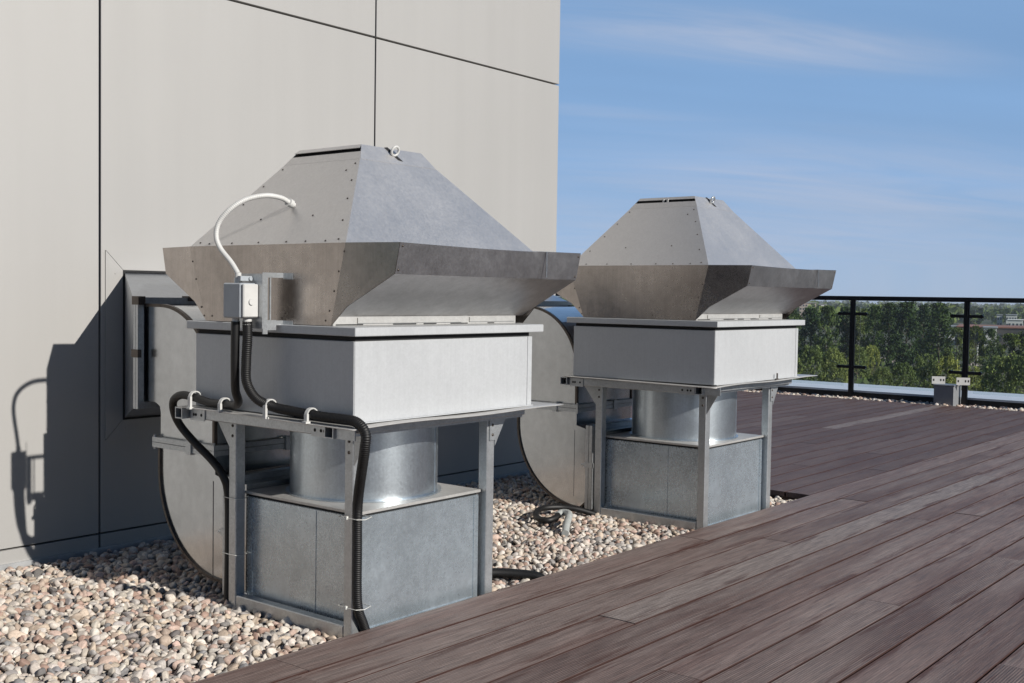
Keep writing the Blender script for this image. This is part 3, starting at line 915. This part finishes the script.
for z in (.355, .075):
    m = tie(z, 2.385, 2.448, 2.522, 2.604); m.box(2.378, 2.385, 2.56, 2.567, z - .004, z + .006)
    m.build('cable_tie', M['tie'], c1)
pb = [(2.204, 2.885, .957), (2.208, 2.892, .88), (2.218, 2.905, .80), (2.238, 2.928, .735), (2.270, 2.955, .697), (2.296, 3.01, .678), (2.300, 3.08, .677), (2.300, 3.15, .677), (2.296, 3.235, .690), (2.294, 3.300, .692), (2.300, 3.352, .668),
      (2.318, 3.372, .622), (2.340, 3.365, .575), (2.365, 3.320, .52), (2.390, 3.255, .462), (2.400, 3.205, .41), (2.4125, 3.195, .35), (2.416, 3.1945, .22), (2.416, 3.196, .05), (2.416, 3.20, -.06)]
c2 = MB().tube(resample(spline(pb), .008), .0138, 12).build('smooth_conduit', M['blackpipe'])
tag(c2, 'smooth black conduit looping off the rear corner of the nearer fan tray', 'conduit', 'black conduits on the nearer fan')
for z in (.340, .145):
    tie(z, 2.401, 2.448, 3.137, 3.210).build('cable_tie', M['tie'], c2)
pw = [(2.213, 2.885, 1.105), (2.207, 2.912, 1.14), (2.197, 2.955, 1.185), (2.194, 2.972, 1.225), (2.203, 2.968, 1.268), (2.228, 2.945, 1.310), (2.272, 2.925, 1.342), (2.330, 2.902, 1.358), (2.385, 2.893, 1.355), (2.425, 2.900, 1.344)]
c3 = corrugated(pw, 0.0086, .0006, .006, 10).build('flexible_conduit', M['whiteplastic'])
tag(c3, 'thin white flexible conduit arching from the junction box to the sloping shroud', 'conduit')
m = MB().tube([(2.423, 2.8995, 1.345), (2.440, 2.904, 1.339)], .0145, 8).tube([(2.440, 2.904, 1.339), (2.462, 2.909, 1.331)], .010, 10)
m.build('end_fitting', M['whiteplastic'], c3)

# loose pipes on the gravel
hz = -.022
ph = [(4.62, 3.16, -.035), (4.55, 3.235, -.006), (4.49, 3.30, .004), (4.40, 3.335, .006), (4.30, 3.30, .002), (4.235, 3.235, -.006), (4.235, 3.18, -.008), (4.29, 3.17, .0), (4.325, 3.185, .006)]
h1 = MB().tube(resample(spline(ph), .012), .0145, 12).build('drain_hose', M['blackpipe'])
tag(h1, 'short curled black hose with pale grey end lying on gravel between the fans', 'hose')
MB().tube(resample(spline([(4.315, 3.18, .004), (4.36, 3.19, .010), (4.355, 3.145, .012), (4.27, 3.085, .008), (4.18, 3.03, -.002), (4.11, 2.985, -.024)]), .01), .017, 12).build('hose_end', M['greypipe'], h1)
h2 = MB().tube(resample(spline([(3.10, 2.84, -.02), (3.20, 2.79, -.010), (3.29, 2.72, -.008), (3.35, 2.65, -.012), (3.39, 2.585, -.020), (3.40, 2.55, -.05)]), .012), .019, 12).build('drain_pipe', M['blackpipe'])
tag(h2, 'straight black pipe lying on gravel beside the right leg of the nearer fan', 'pipe')

# ------------------------------------------------------------------ ducts to the wall
def make_duct(u, label, yl):
    org = (2.70 + u, 3.7, 0)
    root = tag(empty('air_duct', org), label, 'air duct', 'curved air ducts behind the fans')
    X = lambda v: v + u
    B = lambda m, n, mat, p=root, **k: m.build(n, M[mat], p, org, **k)
    x0, x1 = X(2.462), X(2.965)
    ys = 3.335         # near and far sides of the vertical run
    # lower elbow: from the plenum (mouth facing the fan) up
    N = 18
    rad = yl - 3.303
    def band(o, a0, a1, r, n=N): return [(o[0] + r * math.cos(a), o[1] + r * math.sin(a)) for a in [R(a0 + (a1 - a0) * i / n) for i in range(n + 1)]]
    lo_arc = band((yl - rad, .385), -90, 0, rad)
    outline = [(3.265, .010)] + lo_arc + [(yl, .462), (ys, .462), (ys, .395), (3.265, .378)]
    lo = B(MB().prism(outline, 'x', x0, x1), 'lower_elbow', 'duct')
    def rim(pts, xa, xb, h=.005, t=.006):
        m = MB()
        for a, b in zip(pts, pts[1:]):
            p, q = Vector((0, *a)), Vector((0, *b)); d = q - p
            ang = math.atan2(d.z, d.y)
            for xx in (xa, xb):
                m.obox((xx, (p.y + q.y) / 2, (p.z + q.z) / 2), (t, d.length * .53, h), Matrix.Rotation(ang, 3, 'X'))
        return m
    rim([(3.265, .010)] + lo_arc + [(yl, .462)], x0 - .002, x1 + .002).loose('seam', M['screw'], lo, org)
    MB().box(x0 - .0022, x0 - .0003, 3.345, 3.349, .03, .37).build('panel_seam', M['duct'], lo, org)
    # upper elbow: from the vertical run over to the wall
    R2 = .325
    up_arc = band((ys + R2, .668), 180, 90, R2)
    outline = [(3.760, .630), (3.70, .628), (yl + .006, .615), (yl, .59), (yl, .503), (ys, .503)] + up_arc + [(3.760, .993)]
    upr = B(MB().prism(outline, 'x', x0, x1), 'upper_elbow', 'duct')
    rim([(ys, .503)] + up_arc + [(3.760, .993)], x0 - .002, x1 + .002, .006, .007).loose('seam', M['screw'], upr, org)
    # flanged joints
    m = MB()
    fx0, fx1, fy0, fy1 = x0 - .022, x1 + .022, ys - .022, yl + .022
    for z in (.4635, .4835):
        fl = B(MB().frame('z', z, z + .018, fx0, fx1, fy0, fy1, .0212), 'flange', 'frame')
    bolts = MB()
    for x, y in ((fx0 + .006, fy0 + .008), (fx0 + .006, fy1 - .008)):
        bolts.cyl((x, y, .455), .005, .055, n=8)
    for y in (fy0 + .13,): bolts.box(fx0 - .006, fx0 + .016, y, y + .03, .457, .507)
    for x in (x0 + .30,): bolts.box(x, x + .03, fy0 - .006, fy0 + .016, .457, .507)
    bolts.loose('clamp', M['frame'], fl, org)
    for y in (3.222, 3.243):
        fl2 = B(MB().frame('y', y, y + .018, x0 - .022, x1 + .022, -.020, .402, .0215), 'flange', 'frame')
    MB().box(x0 - .026, x0 - .012, 3.215, 3.268, .19, .215).cyl((x0 - .020, 3.268, .2025), .005, .018, 'y', 8).loose('clamp', M['frame'], fl2, org)
    B(MB().box(x0, x1, 3.157, 3.2645, .0, .380), 'collar', 'duct')
    # tapering transition from wall opening to duct flange
    a0, a1, z0, z1 = X(2.425), X(3.00), .600, 1.022
    b0, b1, w0, w1 = X(2.673), X(3.215), .511, 1.120
    yf, yw = 3.795, YW - .0065
    vs = [(a0, yf, z0), (a1, yf, z0), (a1, yf, z1), (a0, yf, z1), (b0, yw, w0), (b1, yw, w0), (b1, yw, w1), (b0, yw, w1)]
    tr = B(MB().add(vs, [(0, 1, 2, 3), (0, 4, 5, 1), (1, 5, 6, 2), (2, 6, 7, 3), (3, 7, 4, 0)]), 'transition', 'shadedzinc')
    for y0_ in (3.7625, 3.779):
        MB().frame('y', y0_, y0_ + .0145, a0, a1, z0, z1, .026).build('flange', M['frame'], tr, org)
    MB().frame('y', YW - .0085, YW - .0066, b0 - .009, b1 + .009, w0 - .009, w1 + .012, .0088).build('seal', M['dark'], tr, org)
    m = MB()
    m.box(a0 - .004, a0 + .012, 3.757, 3.80, .795, .825); m.box(a0 + .22, a0 + .26, 3.757, 3.80, z1 - .014, z1 + .006)
    m.box(a0 - .002, a0 + .028, 3.756, 3.80, z1 - .028, z1 + .004)
    m.loose('clamp', M['screw'], tr, org)
    return root
make_duct(0.0, 'curved steel duct joining the nearer fan to the panelled wall', 3.668)
make_duct(2.211, 'curved steel duct joining the farther fan to the panelled wall', 3.712)

# ------------------------------------------------------------------ parapet, railing, vent box
pr_ = MB().box(11.955, 12.66, -11, 22, -.084, .052).build('parapet', M['membrane'])
tag(pr_, 'low roof edge parapet with pale blue grey metal coping behind the gravel strip', 'parapet')
m = MB()
m.prism([(11.945, .053), (12.70, .053), (12.70, .088), (11.945, .074)], 'y', -11, 22)
m.build('coping', M['coping'], pr_)
rail = tag(empty('railing', (11.89, 4.2, 0)), 'dark metal railing with glass panes along the roof edge', 'railing')
RO = (11.89, 4.2, 0)
MB().box(11.862, 11.918, -8, 16, 1.052, 1.10, .004).build('handrail', M['railpaint'], rail, RO)
posts = [4.826 + 1.203 * k for k in range(-6, 8)]
def glass_mat():
    t = NT('rail_glass')
    tr = t.n('ShaderNodeBsdfTransparent'); tr.inputs[0].default_value = (.94, .965, .96, 1)
    gl = t.n('ShaderNodeBsdfGlossy'); gl.inputs['Roughness'].default_value = .02
    fr = t.n('ShaderNodeFresnel'); fr.inputs[0].default_value = 1.2
    mx_ = t.n('ShaderNodeMixShader'); t.l(fr.outputs[0], mx_.inputs[0]); t.l(tr.outputs[0], mx_.inputs[1]); t.l(gl.outputs[0], mx_.inputs[2])
    t.l(mx_.outputs[0], t.t.nodes['Material Output'].inputs[0]); return t.m
M['glass'] = glass_mat()
for i, y in enumerate(posts):
    m = MB().box(11.875, 11.905, y - .028, y + .028, -.08, 1.052, .003).box(11.868, 11.9118, y - .012, y + .012, -.08, 1.0515, .002)
    po = m.build('post', M['railpaint'], rail, RO)
    for z in (.908, .330):
        m = MB().box(11.8765, 11.9035, y - .15, y + .15, z - .016, z + .016, .002)
        for s in (-1, 1):
            m.cyl((11.874, y + s * .145, z), .020, .032, 'x', 14)
        m.build('glass_clamp', M['railpaint'], po, RO)
    if i < len(posts) - 1:
        MB().box(11.885, 11.895, y + .085, y + 1.118, .12, .985).build('glass_pane', M['glass'], rail, RO)
vb = tag(empty('vent_box', (11.82, 3.77, 0)), 'small grey sheet metal vent box with two white perforated brackets by railing', 'vent box')
VO = (11.82, 3.77, 0)
MB().box(11.70, 11.94, 3.672, 3.872, -.06, .195, .003).build('box', M['ventgrey'], vb, VO)
MB().box(11.692, 11.944, 3.664, 3.880, .1955, .207, .002).build('lid', M['ventgrey'], vb, VO)
MB().box(11.6965, 11.6998, 3.674, 3.870, .062, .068).build('seam_strip', M['ventgrey'], vb, VO)
for cx_, cy_ in ((11.74, 3.84), (11.76, 3.60)):
    rot = Matrix.Rotation(R(-58), 3, 'Z')
    bb = MB().obox((cx_, cy_, .250), (.066, .0015, .038), rot).build('bracket', M['whiteplastic'], vb, VO)
    for xx in (-.048, .022, .050):
        c_ = Vector((cx_, cy_, .252)) + rot @ Vector((xx, -.0021, 0))
        MB().obox(c_, (.007, .0004, .011), rot).build('bracket_hole', M['dark'], bb, VO)

# ------------------------------------------------------------------ land beyond
GZ = -16.0
az = lambda px: yaw - math.atan((px - 512) / F_PX)
def far(px, d): a = az(px); return (d * math.cos(a), d * math.sin(a))
def ground():
    V, T = [], []
    rings = [0, 30, 60, 120, 200, 300, 450, 700, 1100, 1800, 3000, 4500, 6000, 7000]; S = 72
    V.append((0, 0, GZ))
    for r in rings[1:]:
        for k in range(S):
            a = 2 * math.pi * k / S
            V.append((r * math.cos(a), r * math.sin(a), GZ))
    fs = [(0, 1 + k, 1 + (k + 1) % S) for k in range(S)]
    for i in range(len(rings) - 2):
        for k in range(S):
            a, b = 1 + i * S + k, 1 + i * S + (k + 1) % S
            fs.append((a, a + S, b + S, b))
    o = MB().add(V, fs, True).build('ground', M['ground'])
    tag(o, kind='structure')
ground()

def leaf_cloud(n, shape, clumps, leaf, r=None):
    """leaf faces clustered in clumps inside a unit crown; returns quads and a tone per leaf"""
    g = r or rng
    C = []
    while len(C) < clumps:
        p = g.uniform(-1, 1, 3); p[2] = g.uniform(0, 1)
        rad = shape(p[2])
        if math.hypot(p[0], p[1]) < 1:
            q = math.sqrt(g.uniform(.4, 1)) * rad; a = g.uniform(0, 2 * np.pi)
            C.append((q * math.cos(a), q * math.sin(a), p[2]))
    C = np.array(C)
    ci = g.integers(0, clumps, n)
    cs = g.uniform(.5, 1.2, clumps)
    P = C[ci] + g.normal(0, 1, (n, 3)).clip(-2, 2) * np.array([.055, .055, .05]) * cs[ci][:, None]
    P[:, 2] = np.minimum(P[:, 2], 1.0 - g.uniform(0, .06, n))
    d1 = g.normal(size=(n, 3)); d1 /= np.linalg.norm(d1, axis=1)[:, None]
    d2 = np.cross(d1, g.normal(size=(n, 3))); d2 /= np.linalg.norm(d2, axis=1)[:, None]
    s = leaf * g.uniform(.6, 1.3, (n, 1))
    V = np.stack([P - d1 * s - d2 * s * .6, P + d1 * s - d2 * s * .6, P + d1 * s + d2 * s * .6, P - d1 * s + d2 * s * .6], 1)
    ct = g.uniform(0, 1, clumps)
    tone = np.clip(ct[ci] * .75 + g.uniform(0, .25, n), 0, 1)
    return V.reshape(-1, 3), np.arange(n * 4).reshape(-1, 4), np.repeat(tone, 4)

def tree_proto(kind, seed, mat):
    g = np.random.default_rng(seed)
    if kind == 'poplar':
        shape = lambda t: .235 * (math.sin(math.pi * min(1, t * .93 + .07)) ** .55) * (1 - .25 * t)
        n, cl, lf, z0 = 3600, 60, .017, .06
    elif kind == 'round':
        shape = lambda t: .42 * (math.sin(math.pi * min(1, t * .9 + .1)) ** .6)
        n, cl, lf, z0 = 3400, 50, .021, .10
    else:
        shape = lambda t: .62 * (math.cos(t * 1.45) ** .6)
        n, cl, lf, z0 = 4200, 90, .021, .02
    V, T, tone = leaf_cloud(n, shape, cl, lf, g)
    V[:, 2] = z0 + V[:, 2] * (1 - z0)
    me_o = mesh_arrays('crown', V, T, mat, dict(tone=tone), smooth=False)
    m = MB()
    top = .85 if kind != 'bush' else .6
    tr = [(0, 0, -.01), (.006, .004, .2 * top), (-.004, .008, .5 * top), (.002, -.003, .8 * top), (0, 0, top)]
    m.tube(spline(tr, 4), [.022 * (1 - .9 * i / 16) for i in range(17)], 7)
    for k in range(9):
        h = .18 + .55 * k / 9 if kind != 'bush' else .05 + .3 * k / 9
        a = k * 2.4 + g.uniform(0, .5); L = shape(h) * .8
        m.tube([(0, 0, h), (L * .5 * math.cos(a), L * .5 * math.sin(a), h + .07), (L * math.cos(a), L * math.sin(a), h + .17)], [.010, .006, .002], 5)
    tr_o = m.build('trunk', M['bark'])
    return me_o.data, tr_o.data, me_o, tr_o
PROT = {}
for kind, mats, seeds in (('poplar', 'leaf_dark', (1, 2, 3)), ('round', 'leaf_mid', (4, 5, 6)), ('bush', 'leaf_light', (7, 8, 9))):
    PROT[kind] = []
    for s in seeds:
        a, b, oa, ob = tree_proto(kind, s, M[mats])
        bpy.data.objects.remove(oa); bpy.data.objects.remove(ob)
        PROT[kind].append((a, b))
def plant(kind, name, x, y, h, wd, label, cat, group, i):
    r = tag(empty(name, (x, y, GZ), (i * 1.7) % 6.28), label, cat, group)
    cm, tm_ = PROT[kind][i % 3]
    for nm, me in (('crown', cm), ('trunk', tm_)):
        o = link(bpy.data.objects.new(nm, me)); o.parent = r
        o.scale = (wd, wd, h)
    return r
HZ = lambda px: 295.5 + .0152 * (px - 512)
def tree_at(kind, name, px, top, base, wpx, label, cat, group, i):
    d = (H - GZ) * F_PX / (base - HZ(px))
    dd = d / math.cos(az(px) - yaw)
    x, y = far(px, dd)
    h = (base - top) * d / F_PX
    wid = wpx * d / F_PX
    nat = {'poplar': .52, 'round': .92, 'bush': 1.34}[kind]
    plant(kind, name, x, y, h, wid / nat, label, cat, group, i)
G1, G2, G3 = 'tall trees beyond the railing', 'bushes below the tall trees', 'trees in front of the distant town'
# (px, top, base, width, description)
tall = [
 (566, 300, 372, 34, 'poplar', 'dark tree glimpsed between the two fan hoods beside the wall corner'),
 (586, 303, 372, 30, 'poplar', 'dark tree almost hidden behind the left side of the farther fan'),
 (792, 309, 360, 30, 'round', 'dark green tree showing just right of the farther fan housing'),
 (811, 308, 362, 26, 'poplar', 'second dark tree right of the farther fan housing'),
 (828, 306, 366, 30, 'round', 'broad dark tree a little left of the left railing post'),
 (845, 307, 364, 24, 'poplar', 'narrow tree directly behind the left railing post'),
 (863, 309, 362, 24, 'round', 'paler round tree just right of the left railing post'),
 (874, 305, 366, 20, 'poplar', 'slim dark poplar a little right of the left railing post'),
 (889, 303, 365, 25, 'poplar', 'tall dark poplar left of centre between the two railing posts'),
 (906, 302, 367, 28, 'poplar', 'tallest dark poplar in the middle between the two railing posts'),
 (923, 304, 362, 17, 'poplar', 'thin gappy poplar between two dense ones, right of the middle pane centre'),
 (939, 303, 366, 30, 'poplar', 'wide dark poplar left of the right railing post')]
for i, (px, t, b, wp, kd, lb) in enumerate(tall):
    tree_at(kd, 'tree', px, t, b, wp, lb, 'tree', G1, i)
mid = [
 (957, 328, 372, 26, 'low round tree just left of the right railing post'),
 (976, 326, 370, 24, 'low round tree just right of the right railing post'),
 (991, 329, 372, 22, 'low round tree in front of the dark roofed hall'),
 (1012, 334, 384, 34, 'dense low tree at the right edge of the view'),
 (1032, 330, 384, 34, 'dense low tree cut off by the right edge of the view')]
for i, (px, t, b, wp, lb) in enumerate(mid):
    tree_at('round', 'tree', px, t, b, wp, lb, 'tree', G3, i + 1)
bush = [
 (790, 352, 384, 34, 'light green bush right of the farther fan housing'),
 (812, 345, 382, 36, 'broad light green bush left of the left railing post'),
 (835, 348, 386, 32, 'light bush low beside the left railing post'),
 (858, 345, 380, 30, 'yellowish bush behind the left railing post'),
 (873, 345, 378, 22, 'yellow green bush right of the left railing post'),
 (895, 338, 361, 22, 'pale round bush in front of the tall dark poplars'),
 (884, 368, 398, 28, 'low leafy bush between left railing post and vent box'),
 (905, 362, 398, 34, 'low leafy bush above the coping, left of the vent box'),
 (926, 354, 396, 36, 'pale yellow green bush directly behind the vent box'),
 (948, 356, 398, 32, 'pale bush between vent box and right railing post'),
 (972, 366, 402, 30, 'low bush just right of the right railing post'),
 (1000, 356, 410, 44, 'big dark bush right of the right railing post'),
 (1026, 352, 412, 44, 'big dark bush at the right edge of the view'),
 (572, 345, 392, 40, 'bush glimpsed low behind the gap beside the wall corner')]
for i, (px, t, b, wp, lb) in enumerate(bush):
    tree_at('bush', 'bush', px, t, b, wp, lb, 'bush', G2, i)

# woodland that reads as one mass, from 330 m out to the skyline
def woodland():
    g = np.random.default_rng(5)
    Vs, tn = [], []
    n = 4200
    d = 620 * (5200 / 620) ** g.uniform(0, 1, n) ** .8
    a = np.radians(g.uniform(-12, 88, n))
    # leave the town and its clearing open
    for di, ai in zip(d, a):
        px = 512 + F_PX * math.tan(yaw - ai) if abs(yaw - ai) < 1.3 else 9999
        if 938 < px < 1200 and di < 900: continue
        if di < 420 and 780 < px < 1100: continue
        h = g.uniform(7, 15) if di < 2500 else g.uniform(10, 17); wd = h * g.uniform(.35, .7)
        k = 70 if di < 700 else (34 if di < 1800 else 18)
        P = g.normal(size=(k, 3)); P /= np.linalg.norm(P, axis=1)[:, None]
        P = P * g.uniform(.5, 1, (k, 1)) * np.array([wd, wd, h / 2]) + np.array([di * math.cos(ai), di * math.sin(ai), GZ + h / 2])
        d1 = g.normal(size=(k, 3)); d1 /= np.linalg.norm(d1, axis=1)[:, None]
        d2 = np.cross(d1, g.normal(size=(k, 3))); d2 /= np.linalg.norm(d2, axis=1)[:, None]
        s = g.uniform(.5, 1.2, (k, 1)) * wd * (.16 if di < 700 else (.28 if di < 1800 else .45))
        Vs.append(np.stack([P - d1 * s - d2 * s, P + d1 * s - d2 * s, P + d1 * s + d2 * s, P - d1 * s + d2 * s], 1).reshape(-1, 3))
        tn.append(np.repeat(np.clip(g.uniform(0, .7) + g.uniform(0, .3, k), 0, 1), 4))
    V = np.concatenate(Vs)
    o = mesh_arrays('woodland', V, np.arange(len(V)).reshape(-1, 4), M['leaf_mid'], dict(tone=np.concatenate(tn)), smooth=False)
    tag(o, kind='stuff')
woodland()
def undergrowth():
    g = np.random.default_rng(8)
    n = 9000
    d = g.uniform(150, 430, n); a = np.radians(g.uniform(-2, 50, n))
    hh = 1.1 * np.abs(np.sin(d * .11 + a * 60) * np.cos(a * 95 + d * .05)) + .3
    P = np.stack([d * np.cos(a), d * np.sin(a), GZ + hh * g.uniform(0, 1, n)], 1)
    d1 = g.normal(size=(n, 3)); d1 /= np.linalg.norm(d1, axis=1)[:, None]
    d2 = np.cross(d1, g.normal(size=(n, 3))); d2 /= np.linalg.norm(d2, axis=1)[:, None]
    s = g.uniform(.25, .7, (n, 1))
    V = np.stack([P - d1 * s - d2 * s, P + d1 * s - d2 * s, P + d1 * s + d2 * s, P - d1 * s + d2 * s], 1).reshape(-1, 3)
    o = mesh_arrays('undergrowth', V, np.arange(n * 4).reshape(-1, 4), M['leaf_mid'], dict(tone=np.repeat(g.uniform(0, .8, n), 4)), smooth=False)
    tag(o, kind='stuff')
undergrowth()

# distant town
M['bwhite'] = simple('white_render', (.74, .73, .70), .7, 0, .04, .1)
M['bpink'] = simple('pink_render', (.52, .42, .37), .8, 0, .06, .1)
M['bgrey'] = simple('grey_cladding', (.30, .31, .33), .7, 0, .06, .1)
M['bdark'] = simple('dark_roofing', (.06, .055, .055), .8, 0, .1, .1)
M['bred'] = simple('red_roofing', (.26, .12, .085), .8, 0, .15, .1)
M['bglass'] = simple('window_glass', (.05, .06, .075), .15, 0, .2, .5)
M['pole'] = simple('pale_pole', (.55, .55, .54), .6)
def block(px, top, base, wpx, depth, label, wall='bwhite', roof='bgrey', floors=3, cols=6, cat='building', dist=None):
    d = dist or (H - GZ) * F_PX / (base - HZ(px)); dd = d / math.cos(az(px) - yaw)
    x, y = far(px, dd); zt = GZ + (H - GZ) - (top - HZ(px)) * d / F_PX - (0)
    zt = H - (top - HZ(px)) * d / F_PX
    w_ = wpx * d / F_PX
    root = tag(empty('building', (x, y, GZ), az(px) - math.pi / 2), label, cat, 'distant town buildings')
    h = zt - GZ
    MB().box(-w_ / 2, w_ / 2, 0, depth, 0, h - .5).build('wall', M[wall], root)
    MB().box(-w_ / 2 - .4, w_ / 2 + .4, -.4, depth + .4, h - .5, h, .1).build('roof', M[roof], root)
    fh = (h - 1) / floors
    for f in range(floors):
        for c in range(cols):
            a = -w_ / 2 + (c + .25) * w_ / cols
            MB().box(a, a + w_ / cols * .5, -.12, -.01, f * fh + fh * .3, f * fh + fh * .75).build('window', M['bglass'], root)
block(807, 302.5, 318, 16, 20, 'pinkish apartment block above the treetops left of the left railing post', 'bpink', 'bgrey', 5, 6, dist=900)
block(822, 304, 318, 7, 12, 'small white block above the treetops left of the left railing post', 'bwhite', 'bgrey', 3, 3, dist=950)
block(1003, 327, 346, 86, 40, 'long low hall with dark walls and reddish roof at the right', 'bdark', 'bred', 1, 12)
block(1011, 314.5, 322, 10, 18, 'white square block standing above the long dark hall', 'bwhite', 'bgrey', 2, 4, dist=760)
block(1015, 319.5, 326, 14, 18, 'low white block just behind the long dark hall roof', 'bwhite', 'bwhite', 1, 4, dist=700)
block(999, 314.5, 322, 5, 10, 'small narrow white building left of the white square block', 'bwhite', 'bgrey', 2, 2, dist=780)
block(956, 326, 345, 13, 14, 'white house between trees left of the right railing post', 'bwhite', 'bgrey', 2, 3, dist=470)
block(950, 331, 346, 9, 12, 'lower white house beside the trees left of the right railing post', 'bwhite', 'bwhite', 2, 2, dist=455)
block(990, 327, 340, 12, 16, 'small white building at the left end of the long hall', 'bwhite', 'bgrey', 2, 3, dist=440)
for px, t, b, lb in ((923, 339, 358, 'pale pole standing in front of the thin gappy poplar'), (978, 344, 364, 'pale pole standing right of the right railing post')):
    d = (H - GZ) * F_PX / (b - HZ(px)); x, y = far(px, d / math.cos(az(px) - yaw)); h = (b - t) * d / F_PX
    m = MB().tube([(0, 0, 0), (0, 0, h * .5), (0, 0, h)], [.28, .24, .20], 8)
    m.box(-.5, .5, -.12, .12, h - .3, h - .05)
    o = m.build('pole', M['pole']); o.location = (x, y, GZ)
    tag(o, lb, 'pole', 'pale poles among the bushes')
for px, b, wp, lg in ((894, 362, 34, 26), (993, 366, 60, 14)):
    d = (H - GZ) * F_PX / (b - HZ(px)); x, y = far(px, d / math.cos(az(px) - yaw))
    a = az(px) - math.pi / 2; w_ = wp * d / F_PX
    pts = [(x + c * math.cos(a) - s * math.sin(a), y + c * math.sin(a) + s * math.cos(a), GZ + .06) for c, s in ((-w_ / 2, 0), (-w_ / 4, -lg * .2), (w_ / 3, -lg * .15), (w_ / 2, lg * .3), (w_ / 4, lg), (-w_ / 3, lg * .9))]
    tag(MB().poly(pts).build('path', M['bpink']), kind='structure')

# ------------------------------------------------------------------ haze
hm = bpy.data.materials.new('haze_air'); hm.use_nodes = True
t = hm.node_tree; t.nodes.remove(t.nodes['Principled BSDF'])
pv = t.nodes.new('ShaderNodeVolumePrincipled'); pv.inputs['Color'].default_value = (.86, .92, 1.0, 1); pv.inputs['Density'].default_value = 1.35e-4
pv.inputs['Anisotropy'].default_value = .2
t.links.new(pv.outputs[0], t.nodes['Material Output'].inputs['Volume'])
hb = MB().box(-7200, 7200, -7200, 7200, GZ - 1.0, 6.0).build('haze', hm)
tag(hb, kind='stuff')
